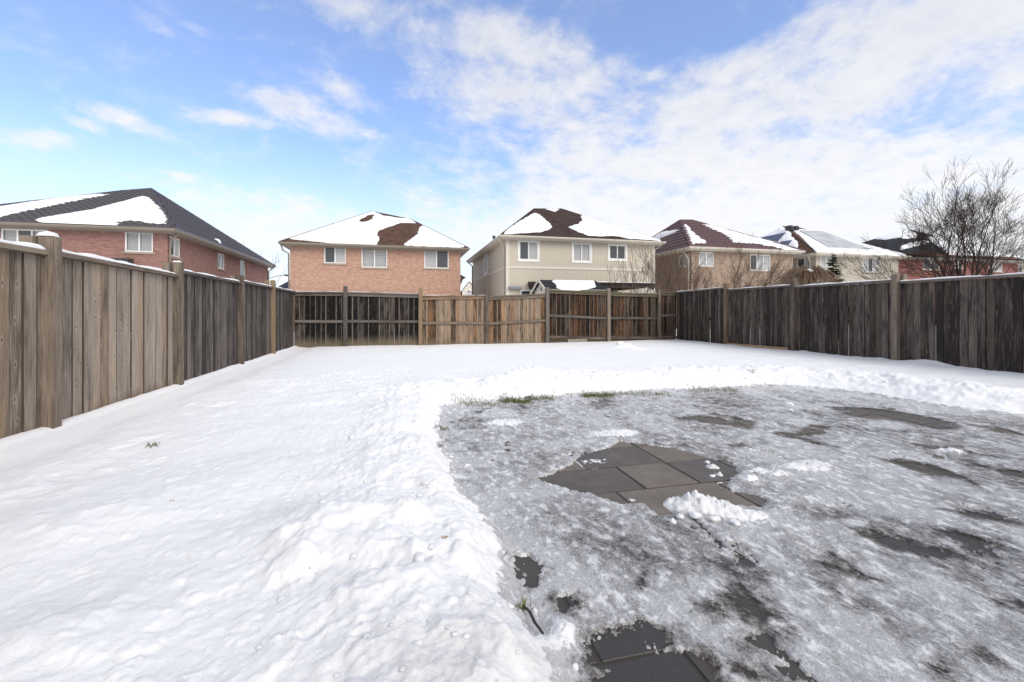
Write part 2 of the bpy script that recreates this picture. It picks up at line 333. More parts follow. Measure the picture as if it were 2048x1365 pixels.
# snow
def mk_snow(name, fine=True):
    w = NT(name); wc = w.coord('World')
    n = w.noise(wc, 1.1, 4, 0.55); d = w.noise(wc, 7.0, 6, 0.7)
    c = w.mix(w.rng(n, 0.35, 0.7), (0.885, 0.88, 0.872), (0.90, 0.892, 0.878))
    if fine:
        a = w.attr('dirt')['Fac']
        c = w.mix(w.math('MULTIPLY', a, w.rng(d, 0.35, 0.75, 0.2, 1.0), clamp=True), c, (0.42, 0.38, 0.33))
    w.base(c, 0.6, 0.25)
    w.b.inputs['Subsurface Weight'].default_value = 0.6 if fine else 0.0; w.b.inputs['Subsurface Radius'].default_value = (1.0, 0.95, 0.9); w.b.inputs['Subsurface Scale'].default_value = 0.018
    if fine:
        b1 = w.bump(w.noise(wc, 24, 6, 0.75), 0.010, 0.8)
        w.bump(w.noise(wc, 130, 4, 0.8), 0.006, 1.0, b1)
    else: w.put(w.b.inputs['Base Color'], (0.80, 0.80, 0.805)); w.bump(w.noise(wc, 3, 5, 0.6), 0.06, 0.6)
    return w.m
mk_snow('snow'); mk_snow('snow_far', False)
# ice glaze over the stones
w = NT('ice'); wc = w.coord('World')
st1 = w.noise(w.coord('World', (2.9, 1.6, 1)), 1, 7, 0.68, 0.35)
st2 = w.noise(w.coord('World', (17, 10, 10)), 1, 6, 0.75, 0.2)
fi = w.noise(w.coord('World', (1, .75, 1)), 75, 5, 0.85); bl = w.noise(w.coord('World', (0.6, 0.5, 1)), 1, 3)
at = w.attr('crust')['Fac']
f = w.math('ADD', w.math('MULTIPLY', w.math('SUBTRACT', st1, 0.5), 1.9), w.math('MULTIPLY', w.math('SUBTRACT', w.rng(st2, 0.40, 0.58, 0, 1, True), 0.5), 0.40))
f = w.math('ADD', f, w.math('MULTIPLY', w.math('SUBTRACT', fi, 0.5), 1.7))
f = w.math('ADD', f, w.math('ADD', 0.74, w.math('MULTIPLY', at, 1.0)))
ml = w.attr('melt')['Fac']
f = w.math('ADD', f, w.math('MULTIPLY', ml, -0.78))
f = w.math('ADD', f, w.math('MULTIPLY', w.math('SUBTRACT', bl, 0.5), 0.7), clamp=True)
tint = w.math('MAXIMUM', w.rng(w.noise(w.coord('World', (2.2, 1.1, 1), (4, 9, 0)), 1, 5, 0.6), 0.52, 0.7), w.math('MULTIPLY', w.attr('melt')['Fac'], 0.6))
thin = w.mix(tint, (0.25, 0.245, 0.245), (0.20, 0.16, 0.115))
c = w.mix(w.rng(f, 0.0, 0.75), thin, (0.55, 0.54, 0.53)); c = w.mix(w.rng(f, 0.7, 1.0), c, (0.80, 0.79, 0.78)); c = w.mix(w.math('MULTIPLY', tint, w.rng(f, 1.0, 0.3, 0.05, 0.5)), c, (0.24, 0.19, 0.13))
w.base(c, w.rng(f, 0.1, 1.0, 0.10, 0.38), 0.75)
b1 = w.bump(w.rng(st2, 0.36, 0.60, 0, 1, True), 0.014, 1.0); w.bump(fi, 0.007, 1.0, b1)
tr = w.node('ShaderNodeBsdfTransparent'); mx = w.node('ShaderNodeMixShader')
w.l.new(w.rng(f, 0.0, 0.5, 0.22, 1.0), mx.inputs[0]); w.l.new(tr.outputs[0], mx.inputs[1]); w.l.new(w.b.outputs[0], mx.inputs[2]); w.l.new(mx.outputs[0], w.out.inputs[0])
# wet paving stones
w = NT('paver'); tone = w.attr('tone')['Color']
nn = w.noise(w.coord('World'), 5, 6, 0.7); n2 = w.noise(w.coord('World'), 130, 3, 0.7)
c = w.mix(w.rng(nn, 0.3, 0.75, 0, 0.45), tone, (0.035, 0.032, 0.03)); c = w.mix(w.rng(n2, 0.35, 0.7, 0, 0.3), c, w.mix(0.5, tone, (0.2, 0.19, 0.17)))
w.base(c, w.rng(nn, 0.3, 0.7, 0.35, 0.6), 0.3); b1 = w.bump(nn, 0.006, 0.6); w.bump(n2, 0.0015, 0.6, b1)

# ------------------------------------------------------------------ object helpers
ROOTLOC = {}
def link(o): COL.objects.link(o); return o
def tag(o, label=None, cat=None, group=None, kind=None):
    if label: o['label'] = label
    if cat: o['category'] = cat
    if group: o['group'] = group
    if kind: o['kind'] = kind
    return o
def thing(name, label, cat, loc, group=None):
    o = link(bpy.data.objects.new(name, None)); o.location = loc; o.empty_display_size = 0.3
    return tag(o, label, cat, group)
def rootloc(p):
    v = Vector((0, 0, 0))
    while p is not None: v += p.location; p = p.parent
    return v
class MB:
    def __init__(s): s.v = []; s.f = []; s.uv = []; s.tone = []; s.smooth = False
    def face(s, pts, uvs=None, tone=(0.5, 0.5, 0.5)):
        i = len(s.v); s.v += [tuple(p) for p in pts]; s.f.append(tuple(range(i, i + len(pts))))
        if uvs is None:
            a = Vector(pts[1]) - Vector(pts[0]); n = a.cross(Vector(pts[-1]) - Vector(pts[0]))
            if abs(n.z) > 0.9 * n.length: uvs = [(p[0], p[1]) for p in pts]
            elif abs(n.x) > abs(n.y): uvs = [(p[1], p[2]) for p in pts]
            else: uvs = [(p[0], p[2]) for p in pts]
        s.uv += list(uvs); s.tone += [tone] * len(pts)
    def box(s, lo, hi, tone=(0.5, 0.5, 0.5), uvo=(0, 0), ztop=None, vertical=True):
        # ztop: four heights (x0y0, x1y0, x1y1, x0y1) for a slanted top
        x0, y0, z0 = lo; x1, y1, z1 = hi
        if ztop is None: ztop = (z1,) * 4
        b = [(x0, y0, z0), (x1, y0, z0), (x1, y1, z0), (x0, y1, z0)]; t = [(x0, y0, ztop[0]), (x1, y0, ztop[1]), (x1, y1, ztop[2]), (x0, y1, ztop[3])]
        def uvf(p):
            q = p[0] * 0.6 + p[1] * 0.8 if False else (p[0] + p[1])
            return (q + uvo[0], p[2] + uvo[1]) if vertical else (p[2] + (p[1] if x1 - x0 > y1 - y0 else p[0]) + uvo[0], (p[0] if x1 - x0 > y1 - y0 else p[1]) + uvo[1])
        for q in ([b[0], b[1], t[1], t[0]], [b[1], b[2], t[2], t[1]], [b[2], b[3], t[3], t[2]], [b[3], b[0], t[0], t[3]], t, b[::-1]):
            s.face(q, [uvf(p) for p in q], tone)
    def bar(s, p0, p1, w, h, tone=(0.5, 0.5, 0.5), uvo=(0, 0)):      # beam with its length laid along v
        p0 = Vector(p0); p1 = Vector(p1); d = (p1 - p0); L = d.length; d.normalize()
        up = Vector((0, 0, 1)) if abs(d.z) < 0.9 else Vector((0, 1, 0)); sd = d.cross(up).normalized(); up = sd.cross(d)
        c = [(-w / 2, -h / 2), (w / 2, -h / 2), (w / 2, h / 2), (-w / 2, h / 2)]
        A = [p0 + sd * a + up * b for a, b in c]; B = [p1 + sd * a + up * b for a, b in c]
        per = 0
        for i in range(4):
            j = (i + 1) % 4; e = (w, h)[i % 2]
            s.face([A[i], A[j], B[j], B[i]], [(uvo[0] + per, uvo[1]), (uvo[0] + per + e, uvo[1]), (uvo[0] + per + e, uvo[1] + L), (uvo[0] + per, uvo[1] + L)], tone); per += e
        s.face(A[::-1], [(uvo[0] + a, uvo[1] + b) for a, b in c[::-1]], tone); s.face(B, [(uvo[0] + a, uvo[1] + b) for a, b in c], tone)
    def tube(s, pts, rad, sides=5, cap=True):
        pts = [Vector(p) for p in pts]; rings = []; i0 = len(s.v); n = len(pts)
        ref = Vector((0.3, 0.9, 0.2)).normalized()
        for i, p in enumerate(pts):
            d = (pts[min(i + 1, n - 1)] - pts[max(i - 1, 0)]).normalized()
            a = d.cross(ref)
            if a.length < 0.1: a = d.cross(Vector((1, 0, 0)))
            a.normalize(); b = d.cross(a); r = rad[i]
            for k in range(sides):
                t = 2 * math.pi * k / sides; s.v.append(tuple(p + (a * math.cos(t) + b * math.sin(t)) * r))
        for i in range(n - 1):
            for k in range(sides):
                k2 = (k + 1) % sides
                s.f.append((i0 + i * sides + k, i0 + i * sides + k2, i0 + (i + 1) * sides + k2, i0 + (i + 1) * sides + k)); s.uv += [(0, 0)] * 4; s.tone += [(0.5,) * 3] * 4
        if cap:
            s.f.append(tuple(i0 + k for k in range(sides))[::-1]); s.uv += [(0, 0)] * sides; s.tone += [(0.5,) * 3] * sides
            s.f.append(tuple(i0 + (n - 1) * sides + k for k in range(sides))); s.uv += [(0, 0)] * sides; s.tone += [(0.5,) * 3] * sides
    def build(s, name, mat, parent=None, smooth=False, tone=True):
        r = rootloc(parent)
        me = bpy.data.meshes.new(name); me.from_pydata([(a - r.x, b - r.y, c - r.z) for a, b, c in s.v], [], s.f)
        uvl = me.uv_layers.new(name='UVMap'); uvl.data.foreach_set('uv', np.array(s.uv, dtype=np.float32).ravel())
        if tone:
            ca = me.color_attributes.new('tone', 'FLOAT_COLOR', 'CORNER'); arr = np.ones((len(s.tone), 4), np.float32); arr[:, :3] = np.array(s.tone, np.float32); ca.data.foreach_set('color', arr.ravel())
        if smooth: me.polygons.foreach_set('use_smooth', [True] * len(me.polygons))
        me.materials.append(MATS[mat]); me.update()
        o = link(bpy.data.objects.new(name, me)); o.parent = parent
        return o
def rt(): return (rnd.random(), rnd.random(), rnd.random())
def ruv(): return (rnd.uniform(0, 40), rnd.uniform(0, 40))

def grid_mesh(name, X, Y, Z, mat, parent=None, keep=None, attrs=None):
    r = rootloc(parent); R, C = X.shape
    co = np.stack([X - r.x, Y - r.y, Z - r.z], -1).reshape(-1, 3)
    idx = np.arange(R * C).reshape(R, C)
    q = np.stack([idx[:-1, :-1], idx[:-1, 1:], idx[1:, 1:], idx[1:, :-1]], -1).reshape(-1, 4)
    if keep is not None: q = q[keep.reshape(-1)]
    used = np.unique(q); remap = np.full(R * C, -1); remap[used] = np.arange(len(used)); q = remap[q]; co = co[used]
    me = bpy.data.meshes.new(name); me.vertices.add(len(co)); me.vertices.foreach_set('co', co.astype(np.float32).ravel())
    me.loops.add(len(q) * 4); me.loops.foreach_set('vertex_index', q.astype(np.int32).ravel())
    me.polygons.add(len(q)); me.polygons.foreach_set('loop_start', np.arange(0, len(q) * 4, 4, dtype=np.int32)); me.polygons.foreach_set('loop_total', np.full(len(q), 4, np.int32))
    me.update(calc_edges=True); me.polygons.foreach_set('use_smooth', [True] * len(q))
    for k, A in (attrs or {}).items():
        a = me.attributes.new(k, 'FLOAT', 'POINT'); a.data.foreach_set('value', A.reshape(-1)[used].astype(np.float32))
    me.materials.append(MATS[mat]); me.update()
    o = link(bpy.data.objects.new(name, me)); o.parent = parent; return o

# ------------------------------------------------------------------ ground far and wide
XL, XR, YB = -3.01, 9.68, 14.55      # the yard's fence lines
g = MB(); S = 900
for q in ([(-S, -S), (XL - .25, -S), (XL - .25, S), (-S, S)], [(XR + .25, -S), (S, -S), (S, S), (XR + .25, S)], [(XL - .25, YB + .25), (XR + .25, YB + .25), (XR + .25, S), (XL - .25, S)], [(XL - .25, -S), (XR + .25, -S), (XR + .25, -3), (XL - .25, -3)]):
    g.face([(x, y, 0.06) for x, y in q])
tag(g.build('ground', 'snow_far'), kind='structure')
g = MB(); g.face([(-1.8, -3, -0.006), (XR + .25, -3, -0.006), (XR + .25, 7.6, -0.006), (-1.8, 7.6, -0.006)]); tag(g.build('joint_sand', 'soil'), kind='structure')
g = MB(); g.face([(XL - .25, -3, -0.06), (XR + .25, -3, -0.06), (XR + .25, YB + .25, -0.06), (XL - .25, YB + .25, -0.06)])
tag(g.build('soil_base', 'soil'), kind='structure')

# ------------------------------------------------------------------ patio of dark concrete slabs
PATIO_PX = [(893, 818), (884, 850), (888, 900), (908, 932), (925, 985), (975, 1040), (1018, 1095), (1030, 1160), (1036, 1220), (1070, 1275), (1120, 1325), (1150, 1400), (1160, 1900), (2900, 1900), (2500, 905), (2200, 862), (2048, 836), (1940, 824), (1850, 812), (1760, 796), (1690, 786), (1600, 777), (1560, 775), (1480, 778), (1400, 782), (1300, 785), (1200, 790), (1100, 797), (1000, 806), (930, 812)]
patio_poly = [tuple(G(x, y, 0.0)[:2]) for x, y in PATIO_PX]
pm = MB(); y = -1.6; k0 = 0
DK = (0.095, 0.078, 0.066); BR = (0.125, 0.102, 0.081); TN = (0.170, 0.138, 0.104)
PAL = [DK, (0.14, 0.112, 0.09), TN, (0.205, 0.162, 0.118), (0.10, 0.083, 0.07)]
rr = random.Random(11)
yA = G(1107, 948).y * .5 + G(1325, 922).y * .5; yB = G(1174.7, 989.5).y * .5 + G(1291.5, 977).y * .5; RH = yA - yB
xd = G(1325, 922).x
ROWS = {0: ([xd - .65, xd, xd + .6], [TN, DK, TN, DK]), -1: ([xd - .415, xd - .006, xd + .42], [DK, TN, DK, BR]), -2: ([xd - .63, xd + .1], [BR, TN, BR]), 1: ([xd - .01, xd + .42], [TN, BR, DK])}
for row in range(-10, 10):
    y = yA + row * RH
    if y > 7.3 or y < -1.7: continue
    js, tn_ = ROWS.get(row, ([], []))
    x = -1.2 - rr.random() * 0.5; slabs = []
    if js:
        xs_ = [js[0]]
        while xs_[0] > -1.3: xs_.insert(0, xs_[0] - rr.choice([RH, RH * 1.5]))
        n0 = len(xs_) - 1; xs_ += js[1:]; t_ = [rr.choice(PAL) for _ in range(n0 - 1)] + tn_
        while xs_[-1] < 9.9: xs_.append(xs_[-1] + rr.choice([RH, RH * 1.5, RH * 1.5, RH * 2]))
        slabs = [(xs_[k], xs_[k + 1] - xs_[k], t_[k] if k < len(t_) else rr.choice(PAL)) for k in range(len(xs_) - 1)]
    else:
        while x < 9.9:
            wd = rr.choice([RH, RH * 1.5, RH * 1.5, RH * 2]); slabs.append((x, wd, rr.choice([(0.026, 0.023, 0.022), (0.036, 0.031, 0.028), (0.055, 0.045, 0.036)]) if y < 1.9 else rr.choice(PAL))); x += wd
    for x, wd, tone in slabs:
        e = 0.008; zt = rr.uniform(-0.0015, 0.0015); x0, x1, y0, y1 = x + e, x + wd - e, y + e, y + RH - e; b = 0.003
        lo = [(x0, y0, zt - b), (x1, y0, zt - b), (x1, y1, zt - b), (x0, y1, zt - b)]; hi = [(x0 + b, y0 + b, zt), (x1 - b, y0 + b, zt), (x1 - b, y1 - b, zt), (x0 + b, y1 - b, zt)]; bt = [(p[0], p[1], -0.05) for p in lo]
        pm.face(hi, tone=tone)
        for i in range(4):
            j = (i + 1) % 4; pm.face([lo[i], lo[j], hi[j], hi[i]], tone=tone); pm.face([bt[i], bt[j], lo[j], lo[i]], tone=tone)
tag(pm.build('patio', 'paver'), kind='structure')

# ------------------------------------------------------------------ the snow and ice of the yard
def axis(segs):
    out = []
    for a, b, d in segs:
        n = max(1, int(round((b - a) / d))); out += list(np.linspace(a, b, n, endpoint=False))
    return np.array(out + [segs[-1][1]])
gx = axis([(XL - .10, -1.6, 0.016), (-1.6, 2.6, 0.0085), (2.6, 5.0, 0.013), (5.0, XR + .10, 0.022)])
ys = [0.75]
while ys[-1] < YB + 0.1: ys.append(ys[-1] + max(0.0052 * ys[-1], 0.006) * (1 if ys[-1] < 9 else 0.8))
gy = np.concatenate([np.arange(-2.8, 0.74, 0.06), np.array(ys)])
GX, GY = np.meshgrid(gx, gy)
wob = 0.07 * fbm(GX * 3.1, GY * 3.1, 5, 3) + 0.03 * fbm(GX * 14, GY * 14, 3, 31)
d_out = -poly_sd(GX, GY, patio_poly) + wob           # >0 in the deep snow
back_end = G(1100, 797)[1]
smoothstrip = sstep(0.25, 0.75, GX - XL + 0.12 * fbm(GX * 1.5, GY * 1.5, 3, 5))
farcalm = 1 - 0.85 * sstep(7.8, 9.6, GY + 0.5 * fbm(GX * .8, GY * .8, 3, 6))
R = smoothstrip * farcalm
nearm = 1 - sstep(3.0, 6.0, GY)
snow = 0.125 + 0.022 * fbm(GX * 0.7, GY * 0.7, 3, 8) + 0.05 * sstep(6, 9.6, GX)
snow += R * (0.028 * fbm(GX * 1.3, GY * 1.3, 3, 12) + 0.008 * (0.35 - billow(GX * 3.4, GY * 3.4, 4, 21)) + 0.0055 * fbm(GX * 17, GY * 17, 4, 40, .6))
snow += R * 0.006 * sstep(.1, .4, fbm(GX * 11, GY * 11, 4, 81, .65))
clumpy = sstep(-.15, .35, fbm(GX * .55, GY * .55, 3, 79)) * .8 + .2
snow += R * clumpy * 0.012 * sstep(0.10, 0.26, fbm(GX * 3.4, GY * 3.4, 5, 77, .6)) - R * clumpy * 0.016 * sstep(0.12, 0.32, fbm(GX * 2.3 + 9, GY * 2.7, 4, 78))
snow += 0.004 * fbm(GX * 6, GY * 6, 4, 55) - 0.05 * (1 - smoothstrip) * sstep(0.0, 0.5, GX - XL) + 0.03 * (1 - sstep(0, 0.12, GX - XL))
# shovelled bank round the patio
far_side = sstep(5.3, 6.1, GY) ; right_side = sstep(3.2, 5.2, GX)
bamp = 0.06 + 0.065 * np.maximum(far_side, right_side) * (0.6 + 0.8 * sstep(-.3, .4, fbm(GX * .7, GY * .7, 2, 62)))
FS = np.maximum(far_side, right_side)
bank = bamp * np.exp(-((d_out - 0.42 - .25 * FS) / (0.36 + .12 * FS)) ** 2) * (0.6 + 0.8 * (0.5 - billow(GX * 2.6, GY * 2.6, 3, 60)) + 0.35 * fbm(GX * 6, GY * 6, 4, 61, .6))
snow += bank + np.exp(-((d_out - 0.55) / 0.6) ** 2) * 0.011 * (0.35 - billow(GX * 8.5, GY * 8.5, 4, 64, .6)) * 2
snow += np.exp(-(d_out / 1.0) ** 2) * 0.010 * fbm(GX * 28, GY * 28, 3, 66)
# lumps that the photo shows one by one: (px, py, radius m, height m, stretch)
def lump(px, py, rad, h, sx=1.0, z0=0.12, sharp=1.0, seed=0):
    c = G(px, py, z0); dx = (GX - c.x) / (rad * sx); dy = (GY - c.y) / rad
    r2 = dx * dx + dy * dy + 0.5 * fbm(GX * 4 / rad * .25, GY * 4 / rad * .25, 3, 90 + seed)
    return h * np.exp(-np.maximum(r2, 0) ** sharp)
for i, a in enumerate([(1250, 697, .28, .14, 1.1), (1275, 701, .16, .05, 2.2), (1780, 722, .30, .10, 1.2), (1860, 733, .3, .08, 1.4), (1960, 733, .32, .12, 1.5), (2010, 730, .25, .08, 1), (1590, 703, .2, .07, 1.2), (1620, 708, .15, .05, 1.5), (1050, 760, .30, .12, 1.3), (1130, 748, .25, .08, 1.3), (1010, 775, .2, .1, 1.2),
                       (1540, 760, .3, .06, 1.2), (610, 1120, .085, .06, 1.3), (570, 1100, .06, .05, 1.0), (760, 1110, .17, .05, 1.5), (835, 1130, .05, .045, .8), (845, 1175, .04, .035, 1.0), (870, 1150, .02, .02, 1.0), (700, 1060, .2, .04, 1.8), (620, 1060, .18, .035, 1.6), (100, 1290, .16, .04, 1.6), (300, 1010, .25, .04, 1.8), (420, 950, .3, .03, 1.8), (180, 1060, .25, .035, 1.6), (1010, 1290, .05, .02, 1), (900, 1290, .05, .02, 1), (1080, 1340, .06, .03, .7), (960, 1010, .12, .03, 1.2), (760, 960, .2, .03, 1.4)]):
    snow += lump(*a, seed=i)
for i, a in enumerate([(680, 1075, .10, .045, 1.6), (590, 1150, .07, .04, 1.4), (800, 1060, .09, .04, 1.3), (930, 1120, .06, .03, 1.0), (745, 1200, .08, .03, 1.6), (840, 900, .14, .04, 1.2), (800, 860, .18, .05, 1.3), (920, 1080, .07, .03, .8), (870, 980, .10, .035, 1.1)]):
    snow += lump(*a, sharp=2.0, seed=60 + i)
# hollow behind the curved lump
snow -= lump(720, 1150, .11, .035, 2.0, seed=44) + lump(860, 1080, .10, .02, 2.0, seed=45)
edge = sstep(-0.05, 0.24 + 0.30 * FS, d_out + FS * .07 * fbm(GX * 5, GY * 5, 4, 67, .6)) ** (1 - .35 * FS)
# patio side: thin ice with bare patches
HOLES = [
 [(1072, 958), (1107, 948), (1142, 930), (1160, 912), (1215, 897), (1240, 884), (1290, 889), (1345, 897), (1400, 913), (1460, 925), (1480, 950), (1450, 968), (1462, 985), (1430, 1000), (1400, 985), (1385, 1000), (1345, 1030), (1320, 1032), (1290, 1005), (1250, 1008), (1180, 990), (1110, 970)],
 [(1405, 1008), (1430, 990), (1470, 984), (1520, 992), (1540, 1005), (1520, 1018), (1480, 1012), (1430, 1014)],
 [(1180, 1290), (1195, 1270), (1250, 1262), (1292, 1250), (1345, 1275), (1325, 1290), (1300, 1295), (1330, 1310), (1400, 1312), (1430, 1340), (1440, 1400), (1160, 1400), (1215, 1345), (1175, 1330)],
 [(1110, 1200), (1145, 1190), (1165, 1212), (1140, 1224), (1118, 1215)],
 [(1025, 1110), (1060, 1112), (1085, 1135), (1062, 1180), (1048, 1150)],
 [(1385, 1215), (1440, 1190), (1490, 1180), (1560, 1240), (1520, 1262), (1440, 1250)],
 [(1460, 1290), (1530, 1262), (1590, 1268), (1560, 1320), (1490, 1325)],
 [(1350, 838), (1430, 828), (1510, 845), (1500, 860), (1400, 846)], [(1540, 868), (1590, 866), (1620, 850), (1660, 856), (1650, 870), (1600, 876), (1680, 898), (1620, 890)],
 [(1650, 815), (1740, 818), (1850, 832), (1940, 858), (1880, 862), (1800, 845), (1700, 835)], [(1450, 892), (1500, 890), (1525, 900), (1470, 902)],
 [(1745, 920), (1800, 918), (1880, 935), (1930, 955), (1960, 975), (1900, 958), (1840, 950)], [(1985, 940), (2060, 945), (2060, 965), (2010, 952)],
 [(1720, 1065), (1780, 1072), (1850, 1100), (1900, 1112), (1840, 1108), (1770, 1090)], [(1870, 1020), (1950, 1022), (2040, 1050), (1960, 1045)], [(1860, 1070), (1900, 1062), (1990, 1090), (1950, 1098)],
 [(1930, 1300), (1960, 1305), (2000, 1330), (1960, 1322)], [(1850, 1332), (1890, 1330), (1895, 1365), (1870, 1360)], [(1500, 1365), (1440, 1330), (1530, 1330), (1600, 1370)],
 [(1930, 850), (1990, 855), (2060, 875), (2000, 868)], [(1270, 1262), (1290, 1150), (1282, 1160)], [(1640, 1130), (1700, 1140), (1760, 1165), (1700, 1160)],
]
hole = np.full(GX.shape, -9.0); soft = np.full(GX.shape, -9.0)
for hi_, h in enumerate(HOLES):
    pl = [tuple(G(x, y, 0.0)[:2]) for x, y in h]; a = np.array(pl); lo = a.min(0) - .25; hi = a.max(0) + .25
    m = (GX > lo[0]) & (GX < hi[0]) & (GY > lo[1]) & (GY < hi[1])
    tg = hole if hi_ in (0, 1, 2, 3, 4, 13) else soft
    if m.any(): tg[m] = np.maximum(tg[m], poly_sd(GX[m], GY[m], pl))
hole_clean = hole + (0.040 + 0.035 * sstep(2.2, 1.6, GY)) * fbm(GX * 26, GY * 22, 4, 200, .75) + 0.03 * fbm(GX * 6, GY * 5, 3, 201)
streak = fbm(GX * 2.9, GY * 1.6, 5, 210, .58) + 0.34 * fbm(GX * 20, GY * 14, 4, 215, .7)
bare = np.maximum(hole_clean, (streak - 0.37 + 0.10 * sstep(0.4, 0, -d_out) * -1) * 0.3)
ice = 0.010 + 0.010 * fbm(GX * 5, GY * 3.2, 4, 220) + 0.006 * fbm(GX * 22, GY * 16, 4, 221, .6)
ice = np.maximum(ice, 0.004)
bsoft = sstep(-0.012, 0.006, bare)
ice = ice * (1 - bsoft) - 0.014 * bsoft
# snow left lying on the patio
crumb = np.zeros(GX.shape)
for i, (px, py, rad, h, sx) in enumerate([(1345, 1010, .05, .04, 1), (1375, 1020, .07, .055, 1.2), (1410, 1022, .08, .06, 1), (1455, 1032, .06, .05, 1.1), (1500, 1040, .07, .022, 1.3), (1560, 1020, .10, .010, 1.5), (1425, 935, .05, .035, .9), (1438, 950, .035, .03, .8), (1415, 925, .03, .03, .8), (1520, 950, .10, .016, 1.4), (1600, 940, .15, .010, 1.6), (1700, 930, .2, .009, 1.5), (1500, 905, .12, .014, 1.6), (1620, 938, .12, .016, 1.7), (1240, 872, .12, .014, 1.6), (1600, 1000, .09, .014, 1.5), (1120, 1260, .05, .02, 1), (1500, 965, .05, .03, 1.4), (1560, 955, .04, .022, 1.4), (1265, 1000, .03, .02, 1.0), (1180, 990, .02, .012, 1.5), (1480, 838, .08, .014, 1.4), (1540, 845, .08, .012, 1.4), (1580, 812, .05, .03, 1), (1900, 905, .07, .03, 1.6), (1190, 925, .14, .014, 1.6), (1130, 1285, .05, .03, .8), (1100, 1310, .05, .03, 1), (1220, 870, .25, .014, 1.6), (1010, 850, .2, .02, 1.8), (1560, 1065, .2, .012, 1.6)]):
    crumb += lump(px, py, rad, h, sx, 0.0, seed=100 + i)
crumb *= (0.7 + 1.6 * (0.5 - billow(GX * 22, GY * 22, 4, 230))) ; crumb += sstep(0.008, 0.03, crumb) * 0.006 * fbm(GX * 60, GY * 60, 3, 231)
pat = ice + np.maximum(crumb, 0)
Z = pat * (1 - edge) + snow * edge
snowy = np.maximum(sstep(-0.03, 0.14, d_out), sstep(0.010, 0.024, crumb))
rag = 0.5 + 0.5 * fbm(GX * 24, GY * 24, 4, 240, .7)
isn = snowy > rag
fk = isn[:-1, :-1].astype(int) + isn[1:, :-1] + isn[:-1, 1:] + isn[1:, 1:]
below = (Z < -0.012); bk = below[:-1, :-1] & below[1:, :-1] & below[:-1, 1:] & below[1:, 1:]
dirt = 0.55 * np.exp(-np.maximum(d_out, 0) / 0.05) * sstep(-.1, .25, fbm(GX * 2, GY * 2, 3, 250)) + 0.20 * sstep(0.12, 0.4, fbm(GX * 1.3 + 5, GY * 1.3, 4, 251)) * sstep(0.5, 2.0, 3.2 - d_out)
# grey slush near the camera where the deep snow thins out
for (px, py, rad) in [(800, 1345, .16), (1080, 1300, .09), (960, 1340, .15), (1010, 1220, .10), (1150, 1350, .06)]:
    dirt += lump(px, py, rad, .38, 1.3, .1, seed=9)
crust = np.clip(0.55 * np.exp(-np.maximum(d_out, -1) ** 2 / 0.06) * (0.6 + 1.4 * fbm(GX * 6, GY * 6, 4, 270, .6)) + 0.45 * sstep(.05, .35, fbm(GX * 2.2 + 8, GY * 1.7, 5, 271, .62)) + 14 * np.maximum(crumb, 0) + 0.25 * np.exp(-(np.minimum(bare, 0) / 0.012) ** 2), 0, 1)
crust -= 0.15 * sstep(3.0, 4.6, GX - 0.25 * GY) * (1 - sstep(3.2, 4.4, GY))
for (px, py, rad, amt) in [(1300, 1110, .26, -.28), (1240, 1100, .18, -.2), (1180, 940, .2, .3), (1100, 1200, .35, .12), (1330, 1200, .3, .25), (1650, 960, .5, .3), (1480, 1150, .2, -.2), (1500, 1050, .2, .1), (1000, 900, .35, .1), (1200, 820, .4, -.1), (1700, 1200, .3, -.1), (1950, 1120, .4, -.25), (1600, 1320, .25, .2), (1800, 1300, .3, .15), (1050, 820, .3, -.2), (1420, 800, .5, -.25)]:
    c = G(px, py); crust += amt * np.exp(-((GX - c.x) ** 2 + ((GY - c.y) / 1.4) ** 2) / rad ** 2)
melt = sstep(-0.05, 0.05, soft + 0.05 * fbm(GX * 7, GY * 5, 4, 260, .65))
melt = np.maximum(melt, 0.9 * sstep(-.09, .0, hole + 0.05 * fbm(GX * 8, GY * 6, 4, 264, .65)) * sstep(2.3, 1.8, GY))
melt = np.maximum(melt, 0.45 * sstep(0.18, 0.42, fbm(GX * 1.9 + 3, GY * 1.0, 4, 262, .6)))
tag(grid_mesh('snow_cover', GX, GY, Z, 'snow', keep=(fk >= 2), attrs={'dirt': dirt}), kind='structure')
tag(grid_mesh('ice_sheet', GX, GY, Z, 'ice', keep=(fk < 2) & ~bk & (GX[:-1, :-1] > -1.5), attrs={'crust': crust, 'melt': melt}), kind='structure')
def snow_z(x, y):
    i = min(max(np.searchsorted(gy, y), 0), len(gy) - 1); j = min(max(np.searchsorted(gx, x), 0), len(gx) - 1); return float(Z[i, j])

# loose snow crumbs thrown up along the bank
cl = MB(); r3 = random.Random(3)
ico = bmesh.new(); bmesh.ops.create_icosphere(ico, subdivisions=2, radius=1); ico.verts.ensure_lookup_table()
IV = [v.co.copy() for v in ico.verts]; IF = [tuple(v.index for v in f.verts) for f in ico.faces]; ico.free()
def clod(mb, c, r):
    i0 = len(mb.v); sx, sy, sz = r * r3.uniform(.8, 1.3), r * r3.uniform(.8, 1.3), r * r3.uniform(.5, .9); o = r3.uniform(0, 50)
    pts = np.array([tuple(v) for v in IV]); nn = 1 + 0.45 * perlin(pts[:, 0] * 1.7 + o, pts[:, 1] * 1.7 + pts[:, 2] * 1.3 + o, 5) + .25 * perlin(pts[:, 0] * 4 + o, pts[:, 2] * 4 + pts[:, 1] * 3, 6)
    for p, k in zip(pts, nn): mb.v.append((c[0] + p[0] * sx * k, c[1] + p[1] * sy * k, c[2] + p[2] * sz * k))
    for f in IF: mb.f.append(tuple(i0 + a for a in f)); mb.uv += [(0, 0)] * 3; mb.tone += [(.5,) * 3] * 3
cand = np.argwhere((d_out > -0.06) & (d_out < 0.9) & (GY > 1.2) & (GY < 9.5))
